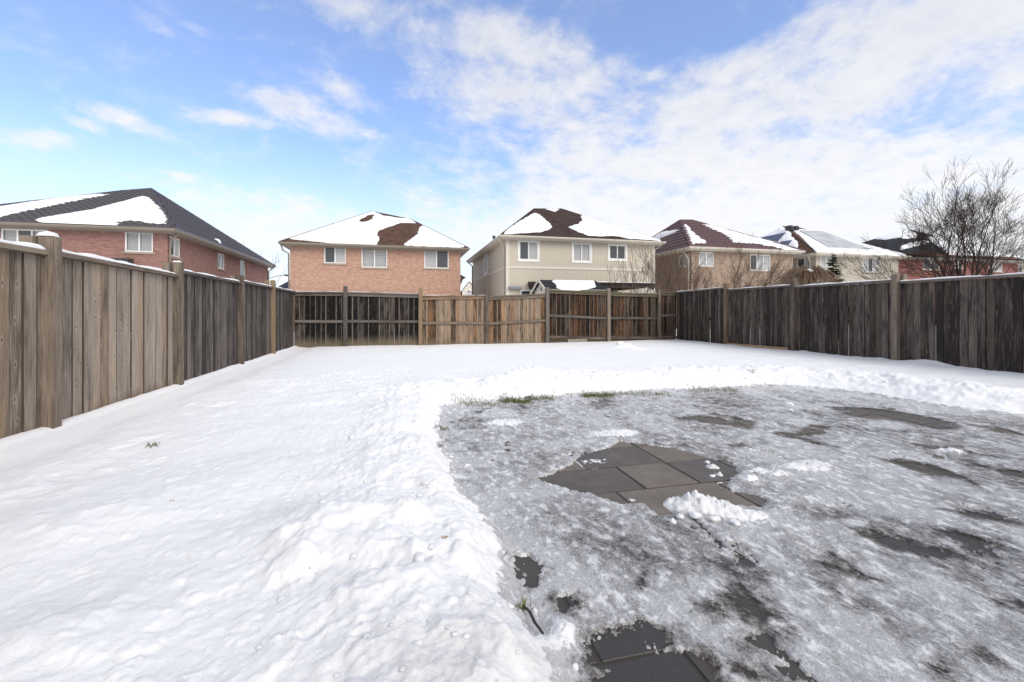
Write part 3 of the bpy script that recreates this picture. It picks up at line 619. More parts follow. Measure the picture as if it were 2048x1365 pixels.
for k in range(520):
    i, j = cand[r3.randrange(len(cand))]; x, y = GX[i, j], GY[i, j]
    if fbm(np.array([x * 2.]), np.array([y * 2.]), 2, 300)[0] < -0.05 and r3.random() < .8: continue
    r = r3.choice([.004, .005, .007, .010, .013]) * (1.0 + y * .16)
    clod(cl, (x, y, Z[i, j] - r * .1), r)
for (px, py, r) in [(840, 1172, .03), (862, 1152, .013), (878, 1160, .011), (1240, 694, .12), (1258, 697, .09), (1582, 812, .03), (1425, 930, .022), (1440, 942, .018), (1360, 1012, .024), (1390, 1010, .03), (1430, 1018, .028), (1345, 1020, .02), (1470, 1026, .03), (1070, 1190, .012)]:
    c = G(px, py, 0.08); clod(cl, (c.x, c.y, snow_z(c.x, c.y) + r * .3), r)
o = cl.build('snow_crumbs', 'snow', smooth=True); tag(o, 'loose lumps of snow thrown up along the shovelled bank', 'snow', kind='stuff')

# ------------------------------------------------------------------ fences
def lerp(a, b, t): return a + (b - a) * t
def fence_boards(par, axis_, c, t0, t1, za, zb, mat, gap, zbase, width=.138, thick=.02, wob=.006, label=None, cap=.045, edges=False, back=0):
    # axis_ 'y': fence runs along y at x=c ; 'x': runs along x at y=c
    m = MB(); t = t0
    while t < t1 - 0.02:
        wd = min(width * rnd.uniform(.9, 1.08), t1 - t); f0, f1 = t + gap * rnd.uniform(.3, 1.0), t + wd
        ztop = lerp(za, zb, (t + wd / 2 - t0) / (t1 - t0)) - cap - rnd.uniform(0, .004); off = rnd.uniform(-wob, wob); tn = rt(); uo = ruv()
        tilt = rnd.uniform(-.003, .003)
        lo = (c - thick / 2 + off, f0, zbase) if axis_ == 'y' else (f0, c - thick / 2 + off, zbase)
        hi = (c + thick / 2 + off, f1, ztop) if axis_ == 'y' else (f1, c + thick / 2 + off, ztop)
        m.box(lo, hi, tn, uo)
        for fi_ in ((0, 2) if axis_ == 'y' else (1, 3)):      # board sides toned near black, painting in the shade of the gaps
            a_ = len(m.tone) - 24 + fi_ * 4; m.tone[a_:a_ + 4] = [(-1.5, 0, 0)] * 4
        if back:
            bc = c + back * (thick / 2 + wob + .009); b0, b1, zb_ = f1 - .018, f1 + .022, ztop - .01
            m.box((bc - .008, b0, zbase) if axis_ == 'y' else (b0, bc - .008, zbase), (bc + .008, b1, zb_) if axis_ == 'y' else (b1, bc + .008, zb_), (-1.5, 0, 0), ruv())  # batten added behind each gap, its colour darkened to stand for shade
        if edges and rnd.random() < .75:
            w_ = rnd.uniform(.012, .028); m.box((f1 - w_, c - thick / 2 + off - .003, zbase), (f1 + .004, c - thick / 2 + off - .0005, ztop), (rnd.uniform(1.3, 2.2), 0, 0), ruv())
        t += wd
    o = m.build('board_panel', mat, par)
    if label: o['label'] = label
    return o
def post(par, x, y, z, s=.10, mat='wood_post', lean=0.0, second=None, label=None):
    m = MB(); uo = ruv(); tn = rt(); h = s / 2; c = .006
    base = [(-h, -h), (h, -h), (h, h), (-h, h)]
    levels = [(-.05, 0), (z - .012, 0), (z, .010)]
    for k in range(len(levels) - 1):
        za, ia = levels[k]; zb, ib = levels[k + 1]; per = 0
        for i in range(4):
            j = (i + 1) % 4
            def pt(b, zz, ins): return (x + b[0] * (1 - ins / h) + lean * zz, y + b[1] * (1 - ins / h), zz)
            m.face([pt(base[i], za, ia), pt(base[j], za, ia), pt(base[j], zb, ib), pt(base[i], zb, ib)], [(uo[0] + per, uo[1] + za), (uo[0] + per + s, uo[1] + za), (uo[0] + per + s, uo[1] + zb), (uo[0] + per, uo[1] + zb)], tn); per += s
    m.face([(x + b[0] * .8 + lean * z, y + b[1] * .8, z) for b in base], tone=tn)
    if second: dx, dy, zz = second; m.box((x + dx - s * .42, y + dy - s * .42, -.05), (x + dx + s * .42, y + dy + s * .42, zz), rt(), ruv())
    o = m.build('post', mat, par)
    if label: o['label'] = label
    return o
def rail(par, name, p0, p1, w, h, mat):
    m = MB(); m.bar(p0, p1, w, h, rt(), ruv()); return m.build(name, mat, par)
def snow_strip(par, p0, p1, w, hmax, cover=1.0, seed=0, name='snow_cap'):
    p0 = Vector(p0); p1 = Vector(p1); L = (p1 - p0).length; n = int(L / .03); d = (p1 - p0) / n; sd = Vector((-(p1 - p0).y, (p1 - p0).x, 0)).normalized()
    t = np.arange(n + 1); prof = np.array([-1, -.92, -.6, 0, .6, .92, 1.0]); TT, PP = np.meshgrid(t * L / n, prof, indexing='ij')
    a = fbm(TT * 1.6 + seed * 7, TT * 0 + seed, 4, seed) ; hh = np.clip(hmax * (0.75 + 1.1 * a) * np.where(a > (0.9 - 2 * cover), 1, sstep(-.25, 0.0, a - (0.9 - 2 * cover))), 0, None)
    endf = sstep(0, .04, TT) * sstep(0, .04, L - TT); side = np.where(np.abs(PP) > .99, 0, np.where(np.abs(PP) > .9, .6, np.where(np.abs(PP) > .5, .93, 1.0)))
    H = hh * side * endf + 0.004 * fbm(TT * 30, PP * 3, 2, seed + 3) * side - (1 - side) * .003 - 0.004 * (hh < .002)
    wv = w / 2 * (1 + .10 * fbm(TT * 9, PP, 2, seed + 5)) * (.72 + .35 * np.clip(hh / hmax, 0, 1))
    X = p0.x + d.x * (TT * n / L) + sd.x * PP * wv; Y = p0.y + d.y * (TT * n / L) + sd.y * PP * wv; Zs = p0.z + d.z * (TT * n / L) + H
    return grid_mesh(name, X, Y, Zs, 'snow', par, attrs={'dirt': np.zeros(X.shape)})

# left fence (fresh tan boards near the camera, grey ones farther off)
fl = thing('wooden_fence', 'left board fence, tan boards near and grey boards far, snow on its cap', 'fence', (XL, 7, 0))
lp = [2.43 - 2.44, 2.43, 4.875, 7.27, 9.82, 12.13, YB]; ltop = [1.80, 1.81, 1.82, 1.847, 1.867, 1.93]
ltopz = [(1.69, 1.69), (1.69, 1.69), (1.70, 1.675), (1.744, 1.74), (1.77, 1.77), (1.77, 1.77)]
lm = ['wood_tan', 'wood_tan', 'wood_tan', 'wood_grey', 'wood_grey', 'wood_grey']
LPOST = ['wood_post_tan', 'wood_post_tan', 'wood_post_tan', 'wood_post_tan', 'wood_post', 'wood_post_warm']
for i in range(6):
    s = .11 if i < 3 else .1
    post(fl, XL + .01, lp[i], ltop[i], s, LPOST[i], second=(-.115, -.05, ltop[i] - .01))
    y0 = lp[i] + s / 2; y1 = lp[i + 1] - (.05 if i < 5 else 0); za, zb = ltopz[i]
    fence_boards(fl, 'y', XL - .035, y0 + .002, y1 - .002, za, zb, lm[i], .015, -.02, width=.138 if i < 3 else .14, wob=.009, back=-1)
    rail(fl, 'cap_rail', (XL - .035, y0, za - .02), (XL - .035, y1, zb - .02), .135, .04, 'wood_post_tan' if i < 3 else 'wood_rail_dark')
    rail(fl, 'back_rail', (XL - .07, y0, .95), (XL - .07, y1, .95), .04, .09, lm[i])
    snow_strip(fl, (XL - .035, y0 + .01, za), (XL - .035, y1 - .01, zb), .12, .045 if i < 3 else .03, cover=1.0 if i < 4 else .6, seed=20 + i)
def post_snow(par, x, y, z, s, h, seed):
    n = 9; a = np.linspace(-1, 1, n); X, Y = np.meshgrid(a, a); r = np.maximum(np.abs(X), np.abs(Y)); hh = h * np.clip(1 - r ** 3, 0, 1) ** .6 * (1 + .5 * fbm(X * 1.2 + seed, Y * 1.2, 2, seed)); hh[r > .99] = -.003
    return grid_mesh('snow_cap', x + X * s, y + Y * s, z + hh, 'snow', par, attrs={'dirt': np.zeros(X.shape)})
for i, (s, h) in {1: (.06, .035), 2: (.055, .04), 3: (.045, .022)}.items(): post_snow(fl, XL - .0, lp[i] if i != 2 else lp[i] - .005, ltop[i], s, h, i)

# right fence
fr = thing('wooden_fence', 'long dark brown board fence along the right of the yard, thin snow on its cap', 'fence', (XR, 8, 0))
rp = [-.35, 2.13, 4.57, 7.03, 9.48, 11.92, YB]; rtop = [1.9, 1.9, 1.9, 1.92, 2.0, 2.035]
rz = [(1.75, 1.75), (1.76, 1.76), (1.765, 1.767), (1.807, 1.805), (1.845, 1.85), (1.92, 1.89)]
for i in range(6):
    post(fr, XR - .01, rp[i], rtop[i], .11 if i == 3 else .10, 'wood_post' if i != 5 else 'wood_post_warm', second=(.10, -.06 if i == 3 else .05, rtop[i] - .01))
    y0 = rp[i] + .05; y1 = rp[i + 1] - (.05 if i < 5 else 0); za, zb = rz[i]
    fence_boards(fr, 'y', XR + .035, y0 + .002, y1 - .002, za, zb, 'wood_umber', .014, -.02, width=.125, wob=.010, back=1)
    rail(fr, 'cap_rail', (XR + .035, y0, za - .02), (XR + .035, y1, zb - .02), .13, .04, 'wood_rail_dark')
    rail(fr, 'back_rail', (XR + .07, y0, .95), (XR + .07, y1, .95), .04, .09, 'wood_umber')
    snow_strip(fr, (XR + .035, y0 + .01, za), (XR + .035, y1 - .01, zb), .12, .034 if i < 4 else .022, cover=[1, 1, 1, 1, .52, .5][i], seed=40 + i)
o = rail(fr, 'kickboard', (XR - .035, 9.62, .20), (XR - .035, 11.86, .175), .03, .09, 'wood_fresh'); o['label'] = 'new pale kickboard at the foot of the panel'

# back fence, seen from its frame side
fb = thing('wooden_fence', 'far end fence with inward rails, black panels either side of orange brown ones', 'fence', (3.3, YB, 0))
px_posts = [590, 691, 841, 974, 1094.5, 1217, 1318, 1352]; ptop = [None, 572.6, 577, 580, 575, 577, 580.6, None]
bx = [P(p, 625, YB).x for p in px_posts]; bx[0] = XL - .03; bx[-1] = XR + .03
pan = [  # material, rail top px left/right, mid rail px left/right, bottom rail
 ('wood_black', (583.5, 584), (643.5, 643.5), None), ('wood_black', (584, 588), (643, 643.5), None), ('wood_orange', (591.5, 590.8), (646.5, 646.5), None),
 ('wood_orange', (592.6, 587.4), (648, 641), None), ('wood_rust', (579.4, 584), (631.5, 637), (674.5, 677.5)), ('wood_rust', (585, 587.4), (636.5, 637), (676, 676)), ('wood_rust', (583.5, 585), (631.5, 631), (675, 675))]
pm_ = ['', 'wood_rail_dark', 'wood_post_warm', 'wood_post', 'wood_rail_dark', 'wood_post', 'wood_post']
RM = ['wood_rail_dark', 'wood_rail_dark', 'wood_orange', 'wood_post', 'wood_rail_mossy', 'wood_rail_mossy', 'wood_rail_mossy']
for i in range(7):
    mat, (ta, tb), (ma, mb_), bot = pan[i]
    x0 = bx[i] + (.05 if i else 0); x1 = bx[i + 1] - (.05 if i < 6 else 0)
    za = P(px_posts[i], ta, YB).z; zb = P(px_posts[i + 1], tb, YB).z
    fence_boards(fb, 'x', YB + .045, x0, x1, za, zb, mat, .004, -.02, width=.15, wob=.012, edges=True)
    rail(fb, 'cap_rail', (x0, YB + .02, za - .02), (x1, YB + .02, zb - .02), .13, .04, RM[i])
    rail(fb, 'top_rail', (x0, YB + .01, za - .085), (x1, YB + .01, zb - .085), .04, .09, RM[i])
    rail(fb, 'mid_rail', (x0, YB + .01, P(px_posts[i], ma, YB).z), (x1, YB + .01, P(px_posts[i + 1], mb_, YB).z), .04, .085, 'wood_post' if i in (2, 3) else 'wood_rail_dark')
    if bot: rail(fb, 'bottom_rail', (x0, YB + .01, P(px_posts[i], bot[0], YB).z), (x1, YB + .01, P(px_posts[i + 1], bot[1], YB).z), .04, .09, 'wood_post')
    if i in (0, 1, 2): snow_strip(fb, (x0, YB + .02, za), (x1, YB + .02, zb), .11, .012, cover=.5, seed=70 + i)
    if 0 < i < 7: post(fb, bx[i], YB - .0, P(px_posts[i], ptop[i], YB).z, .115, pm_[i])
lt = MB()
for k in range(9):
    x = lerp(P(1137, 682, YB).x, P(1171, 682, YB).x, k / 8)
    for s_ in (-1, 1): lt.bar((x - .04 * s_, YB - .04 - (.006 if s_ > 0 else 0), .10), (x + .04 * s_, YB - .04 - (.006 if s_ > 0 else 0), .24), .005, .014)
lt.build('lattice', 'trim_cream', fb)

# ------------------------------------------------------------------ houses
def wall_sheet(m, o, u, wid, z0, z1, holes, nrm, depth=.09):
    """sheet from origin o along unit vector u, pierced by holes (a0,a1,za,zb); reveals go inwards"""
    o = Vector(o); u = Vector(u); n = Vector(nrm)
    xs = sorted(set([0, wid] + [v for h in holes for v in h[:2]])); zs = sorted(set([z0, z1] + [v for h in holes for v in h[2:]]))
    uoff = o.x * abs(u.x) + o.y * abs(u.y); sg = 1 if (u.x + u.y) > 0 else -1
    def pt(a, z, d=0): return (o + u * a - n * d).to_tuple()[:2] + (z,)
    def uv(a, z): return (uoff + a * sg + 50, z)
    for i in range(len(xs) - 1):
        for j in range(len(zs) - 1):
            a0, a1, b0, b1 = xs[i], xs[i + 1], zs[j], zs[j + 1]
            if any(h[0] <= a0 + 1e-6 and h[1] >= a1 - 1e-6 and h[2] <= b0 + 1e-6 and h[3] >= b1 - 1e-6 for h in holes): continue
            m.face([pt(a0, b0), pt(a1, b0), pt(a1, b1), pt(a0, b1)], [uv(a0, b0), uv(a1, b0), uv(a1, b1), uv(a0, b1)])
    for a0, a1, b0, b1 in holes:
        c = [(a0, b0), (a1, b0), (a1, b1), (a0, b1)]
        for k in range(4):
            p, q = c[k], c[(k + 1) % 4]; m.face([pt(*p), pt(*q), pt(*q, depth), pt(*p, depth)], [uv(*p), uv(*q), (uv(*q)[0], uv(*q)[1] + depth), (uv(*p)[0], uv(*p)[1] + depth)])
def window(par, o, u, nrm, hole, nsec, style, recess=.05, sill='stone_sill', trim=None, fw=.06):
    o = Vector(o); u = Vector(u); n = Vector(nrm); a0, a1, z0, z1 = hole
    def B(m, p, q, za, zb, d0, d1):      # box between a=p..q, depth d0..d1 (positive is inwards)
        A = o + u * p - n * d0; Bq = o + u * q - n * d1
        m.box((min(A.x, Bq.x), min(A.y, Bq.y), za), (max(A.x, Bq.x), max(A.y, Bq.y), zb))
    fr_ = MB(); d0, d1 = recess - .03, recess + .03
    B(fr_, a0, a1, z0, z0 + fw, d0, d1); B(fr_, a0, a1, z1 - fw, z1, d0, d1); B(fr_, a0, a0 + fw, z0 + fw, z1 - fw, d0, d1); B(fr_, a1 - fw, a1, z0 + fw, z1 - fw, d0, d1)
    sw = (a1 - a0 - 2 * fw) / nsec
    for k in range(1, nsec): B(fr_, a0 + fw + sw * k - fw * .55, a0 + fw + sw * k + fw * .55, z0 + fw, z1 - fw, d0 + .002, d1 - .002)
    if trim:
        t = .10
        for q in ((a0 - t, a1 + t, z0 - t, z0), (a0 - t, a1 + t, z1, z1 + t), (a0 - t, a0, z0, z1), (a1, a1 + t, z0, z1)): B(fr_, *q, -.03, .02)
    f = fr_.build('window', 'white_vinyl', par)
    for k in range(nsec):
        st = style[k] if k < len(style) else style[-1]
        pa, pb = a0 + fw + sw * k + fw * (.55 if k else 0), a0 + fw + sw * (k + 1) - fw * (.55 if k < nsec - 1 else 0)
        pn = MB(); B(pn, pa, pb, z0 + fw, z1 - fw, recess, recess + .008)
        pn.build('pane', 'glass_pane' if st == 'd' else 'glass_clear', f)
        if st == 'c': c = MB(); B(c, pa, pb, z0 + fw, z1 - fw, recess + .02, recess + .03); c.build('curtain', 'curtain', f)
        if st == 's':
            c = MB(); zc = z0 + fw
            while zc < z1 - fw - .03:
                A = o + u * pa - n * (recess + .07); Bq = o + u * pb - n * (recess + .07)
                c.bar((A.x, A.y, zc + .04), (Bq.x, Bq.y, zc + .04), .012, .062); zc += .085
            B(c, pa, pb, z0 + fw, z1 - fw, recess + .12, recess + .125)
            c.build('shutter', 'blind_white', f)
    if sill:
        s_ = MB(); B(s_, a0 - .1, a1 + .1, z0 - .09, z0 - .001, -.05, recess - .031); s_.build('sill', sill, f)
    return f
def roof_face(m, pts):
    pts = [Vector(p) for p in pts]; e = (pts[1] - pts[0]).normalized(); n = (pts[1] - pts[0]).cross(pts[2] - pts[0]).normalized(); up = n.cross(e)
    if up.z < 0: up = -up
    m.face(pts, [((p - pts[0]).dot(e) + 20, (p - pts[0]).dot(up)) for p in pts])
def ray_plane(px, py, pl):
    p0, n = pl; d = Vector(raydir(px, py)); c = Vector((0, 0, CAM_Z)); return c + d * ((p0 - c).dot(n) / d.dot(n))
def plane_of(a, b, c):
    n = (Vector(b) - Vector(a)).cross(Vector(c) - Vector(a)).normalized()
    if n.z < 0: n = -n
    return (Vector(a), n)
def roof_snow(par, pl, e, polys, holes=(), thick=.10, cell=.07, jag=.12, seed=0, clip=None, lift=0.0):
    """drifted snow lying on the roof plane: polys are outlines on that plane"""
    p0, n = pl; p0 = p0 + n * lift; e = Vector(e).normalized(); e = (e - n * e.dot(n)).normalized(); up = n.cross(e)
    if up.z < 0: up = -up
    pl = (p0, n)
    def uv(p): return ((p - p0).dot(e), (p - p0).dot(up))
    for pi, poly in enumerate(polys):
        P2 = [uv(ray_plane(x, y, pl)) for x, y in poly]; a = np.array(P2); lo = a.min(0) - .4; hi = a.max(0) + .4
        U, V = np.meshgrid(np.arange(lo[0], hi[0], cell), np.arange(lo[1], hi[1], cell))
        sd = poly_sd(U, V, P2)
        for h in holes: sd = np.minimum(sd, -poly_sd(U, V, [uv(ray_plane(x, y, pl)) for x, y in h]))
        sd = sd + jag * fbm(U * 2.2, V * 2.2, 4, seed + pi) + jag * .25 * fbm(U * 9, V * 9, 2, seed + 9)
        if clip: sd = np.minimum(sd, poly_sd(U, V, [uv(Vector(c)) for c in clip]) - .02)
        H = np.where(sd > 0, 1.1 * thick * (1 - np.exp(-np.maximum(sd, 0) / .12)) + .008 * fbm(U * 1.5, V * 1.5, 3, seed), np.maximum(sd, -.02) * .5)
        W = [p0[i] + e[i] * U + up[i] * V + n[i] * H for i in range(3)]
        k = sd > -cell * 1.5; kf = k[:-1, :-1] & k[1:, :-1] & k[:-1, 1:] & k[1:, 1:]
        grid_mesh('roof_snow', *W, 'snow_far', par, keep=kf)
def tile_field(par, poly, dx, dy, mat, cellu=7, rise=.05):
    p = [Vector(q) for q in poly]; e = (p[1] - p[0]).normalized(); n = (p[1] - p[0]).cross(p[2] - p[0]).normalized()
    if n.z < 0: n = -n
    up = n.cross(e)
    if up.z < 0: up = -up
    Q2 = [((q - p[0]).dot(e), (q - p[0]).dot(up)) for q in p]; a = np.array(Q2); lo = a.min(0); hi = a.max(0)
    us = np.arange(lo[0], hi[0] + dx, dx / cellu); vs = []; v = -dy * .1
    while v < hi[1] + dy: vs += [v, v + dy * .06, v + dy * .5]; v += dy
    U, V = np.meshgrid(us, np.array(vs)); fr = (np.array([1.0, 0.0, .45] * (len(vs) // 3)))[:, None] + 0 * U
    wave = np.sin(U / dx * 2 * math.pi); Vs = V + dy * .10 * wave
    H = .012 + rise * np.where(fr > .9, 0.0, 1 - fr * .9) + .016 * (wave + 1) * .5
    sd = poly_sd(U, V, Q2); H = np.where(sd > 0, H, 0)
    W = [p[0][i] + e[i] * U + up[i] * Vs + n[i] * H for i in range(3)]
    k = sd > -.02; kf = k[:-1, :-1] & k[1:, :-1] & k[:-1, 1:] & k[1:, 1:]
    o = grid_mesh('roof_tiles', *W, mat, par, keep=kf); o.data.polygons.foreach_set('use_smooth', [False] * len(o.data.polygons)); return o
def house(name, label, xl, xr, yf, yb, ze, tops, wallmat, roofmat, gut, ov=.45, fr_h=(), si_h=(), side='R', ztext=0.0, winkw={}):
    """box house with hip roof; tops = ridge points (left one, right one) world; eave at height ze"""
    h = thing(name, label, 'house', ((xl + xr) / 2, (yf + yb) / 2, 0))
    wm = MB(); zt = ze - .2
    fh = [(x0 - xl, x1 - xl, z0, z1) for x0, x1, z0, z1, *_ in fr_h]
    wall_sheet(wm, (xl, yf, 0), (1, 0, 0), xr - xl, 0, zt, fh, (0, -1, 0))
    sh = [(y0 - yf, y1 - yf, z0, z1) for y0, y1, z0, z1, *_ in si_h]
    wall_sheet(wm, (xr, yf, 0), (0, 1, 0), yb - yf, 0, zt, sh if side == 'R' else [], (1, 0, 0))
    wall_sheet(wm, (xl, yf, 0), (0, 1, 0), yb - yf, 0, zt, sh if side == 'L' else [], (-1, 0, 0))
    wall_sheet(wm, (xl, yb, 0), (1, 0, 0), xr - xl, 0, zt, [], (0, 1, 0))
    wm.build('wall', wallmat, h)
    # dark inner box so that rooms are not see-through
    ib = MB(); ib.box((xl + .3, yf + .3, 0), (xr - .3, yb - .3, zt - .05)); ib.build('interior', 'room_dark', h)
    for hh, src in zip(fh, fr_h): window(h, (xl, yf, 0), (1, 0, 0), (0, -1, 0), hh, src[4], src[5], **winkw)
    for hh, src in zip(sh, si_h): window(h, (xr if side == 'R' else xl, yf, 0), (0, 1, 0), (1 if side == 'R' else -1, 0, 0), hh, src[4], src[5], **winkw)
    # eaves: soffit slab with gutter
    ex0, ex1, ey0, ey1 = xl - ov, xr + ov, yf - ov, yb + ov
    sf = MB(); sf.box((ex0 + .10, ey0 + .10, ze - .20), (ex1 - .10, ey1 - .10, ze - .16)); sf.build('soffit', gut, h)
    gm = MB()
    for a, b in (((ex0, ey0), (ex1, ey0)), ((ex1, ey0), (ex1, ey1)), ((ex1, ey1), (ex0, ey1)), ((ex0, ey1), (ex0, ey0))):
        dx, dy = b[0] - a[0], b[1] - a[1]; L = math.hypot(dx, dy); ux, uy = dx / L, dy / L; nx, ny = uy, -ux
        prof = [(-.10, -.16), (-.10, -.02), (-.02, 0.0), (.055, -.005), (.07, -.04), (.05, -.09), (.02, -.13)]
        # mitred ends
        A = [(a[0] + nx * p - ux * p, a[1] + ny * p - uy * p, ze + z) for p, z in prof]; B = [(b[0] + nx * p + ux * p, b[1] + ny * p + uy * p, ze + z) for p, z in prof]
        for i in range(len(prof)): j = (i + 1) % len(prof); gm.face([A[i], B[i], B[j], A[j]])
    gm.build('gutter', gut, h)
    rm = MB(); zr = ze + .01
    FL, FR, BR, BL = (ex0, ey0, zr), (ex1, ey0, zr), (ex1, ey1, zr), (ex0, ey1, zr)
    tl, tr = tops
    if len(tr) == 2: tr = ray_plane(*tr, plane_of(FL, FR, tl))
    if len(tl) == 2: tl = ray_plane(*tl, plane_of(FL, FR, tr))
    tl, tr = tuple(tl), tuple(tr)
    roof_face(rm, [FL, FR, tr, tl]); roof_face(rm, [FR, BR, tr]); roof_face(rm, [BL, FL, tl]); roof_face(rm, [BR, BL, tl, tr] if tl != tr else [BR, BL, tl])
    rf = rm.build('roof', roofmat, h)
    cap = MB()
    for a, b in ((FL, tl), (FR, tr), (tl, tr), (BR, tr), (BL, tl)):
        if (Vector(a) - Vector(b)).length > .2: cap.tube([Vector(a), Vector(b)], [.06, .06] if roofmat.startswith('metal') else [.025, .025], 6)
    cap.build('ridge_cap', roofmat, rf, smooth=True)
    if roofmat.startswith('metal'):
        ex = (0, 0, 0)
        tile_field(rf, [FL, FR, tr, tl], .36, .40, roofmat)
        tile_field(rf, [FR, BR, tr] if side == 'R' else [FL, BL, tl], .36, .40, roofmat)
    return h, dict(front=(plane_of(FL, FR, tl), [FL, FR, tr, tl]), left=(plane_of(BL, FL, tl), [BL, FL, tl]), right=(plane_of(FR, BR, tr), [FR, BR, tr]))
def fw_(C, x0, y0, x1, y1, D, n, st):     # window on a facade at depth D
    a = P(*C(x0, y0), D); b = P(*C(x1, y1), D); return (a.x, b.x, b.z, a.z, n, st)
def sw_(C, x0, y0, x1, y1, L, n, st):     # window on a flank at x = L: (x0,y0) upper and (x0,y1) lower of the nearer jamb
    a = Q(*C(x0, y0), L); b = Q(*C(x0, y1), L); c = Q(*C(x1, y0), L); lo, hi = sorted((a.y, c.y)); return (lo, hi, b.z, a.z, n, st)
def spout(h, pts, mat, r=.04):
    m = MB(); m.tube(pts, [r] * len(pts), 6); m.build('downspout', mat, h, smooth=True)

# house 1, red brick with charcoal metal tiles, far left
D1 = 25.0; xr1 = P(335, 500, D1).x; yb1 = Q(536, 560, xr1).y; ze1 = P(338, 457, D1 - .45).z
A1 = P(302, 378, 33); B1 = P(240, 383, 33)
h1, r1 = house('brick_house', 'red brick house with charcoal tiled roof, over the left fence', -20.0, xr1, D1, yb1, ze1, ((240, 383), A1), 'brick_red', 'metal_tile_charcoal', 'gutter_taupe',
    fr_h=[fw_(C1, 5, 392, 345, 545, D1, 3, 'sds'), fw_(C1, 912, 415, 1118, 568, D1, 2, 'ss')],
    si_h=[sw_(C1, 1240, 445, 1318, 590, xr1, 2, 'dc'), sw_(C1, 1593, 568, 1642, 683, xr1, 2, 'dd'), sw_(C1, 1757, 622, 1793, 738, xr1, 1, 'd')])
pl, cp = r1['front']
roof_snow(h1, pl, (1, 0, 0), [[C1(*p) for p in [(265, 325), (310, 345), (530, 372), (830, 372), (870, 340), (930, 335), (1060, 345), (1200, 362), (1212, 310), (1150, 225), (1085, 165), (1030, 160), (940, 185), (650, 262), (420, 300)]],
    [C1(*p) for p in [(-300, 265), (0, 236), (400, 175), (700, 146), (790, 142), (600, 178), (300, 240), (60, 290), (0, 305), (-300, 340)]]], clip=cp, seed=1, lift=.05)
pl, cp = r1['right']
roof_snow(h1, pl, (0, 1, 0), [[C1(*p) for p in [(1580, 465), (1620, 495), (1610, 500), (1572, 472)]]], clip=cp, seed=2, jag=.05, lift=.05)
c = Q(*C1(1225, 440), xr1 + .06); spout(h1, [(xr1 + .42, D1 + .12, ze1 - .12), (xr1 + .25, D1 + .12, ze1 - .3), (xr1 + .06, D1 + .12, ze1 - .55), (xr1 + .06, D1 + .12, .1)], 'gutter_taupe', .05)
spout(h1, [(xr1 + .42, yb1 + .1, ze1 - .12), (xr1 + .08, yb1 - .15, ze1 - .5), (xr1 + .08, yb1 - .15, .1)], 'gutter_taupe', .05)
v = MB(); a = P(*C1(850, 615), D1 - .12); b = P(*C1(968, 640), D1 - .12); v.box((a.x, D1 - .5, b.z - .15), (b.x, D1 - .003, a.z)); v.build('awning', 'dark_steel', h1)

# house 2, salmon brick, snowy brown roof
D2 = 28.0; xl2 = P(580, 600, D2).x; xr2 = P(921, 600, D2).x; ze2 = P(568, 484, D2 - .45).z
h2, r2 = house('brick_house', 'salmon brick house straight behind the far fence, snow over most of its brown roof', xl2, xr2, D2, D2 + 11.5, ze2, (P(743, 423, 33.5), (822, 439)), 'brick_salmon', 'shingle_brown', 'gutter_taupe',
    fr_h=[fw_(C2, 477, 412, 667, 562, D2, 2, 'dc'), fw_(C2, 806, 422, 1033, 600, D2, 2, 'ss'), fw_(C2, 1358, 438, 1574, 606, D2, 2, 'cd')])
pl, cp = r2['front']
roof_snow(h2, pl, (1, 0, 0), [[C2(*p) for p in [(165, 338), (500, 225), (850, 108), (905, 100), (1000, 140), (1130, 160), (1240, 168), (1290, 205), (1150, 203), (1060, 235), (950, 275), (943, 310), (965, 345), (943, 395), (600, 392), (460, 372), (200, 348)]],
    [C2(*p) for p in [(1180, 400), (1190, 382), (1235, 350), (1300, 300), (1320, 240), (1350, 225), (1640, 350), (1730, 400), (1700, 420), (1400, 410)]]], holes=[[C2(*p) for p in [(775, 185), (860, 135), (915, 128), (905, 165), (860, 190), (800, 198)]]], clip=cp, seed=11, thick=.085, jag=.10)
spout(h2, [(xl2 - .4, D2 - .35, ze2 - .12), (xl2 - .3, D2 - .3, ze2 - .45), (xl2 - .06, D2 - .05, ze2 - .6), (xl2 - .06, D2 + .1, .1)], 'gutter_taupe', .05)
sol = MB(); sz = P(700, 578, D2).z
for k in range(int((xr2 - xl2 - .1) / .075)): sol.box((xl2 + .05 + k * .075 + .004, D2 - .012, sz - .2), (xl2 + .05 + k * .075 + .071, D2 - .001, sz))
sol.build('soldier_course', 'brick_salmon', h2)

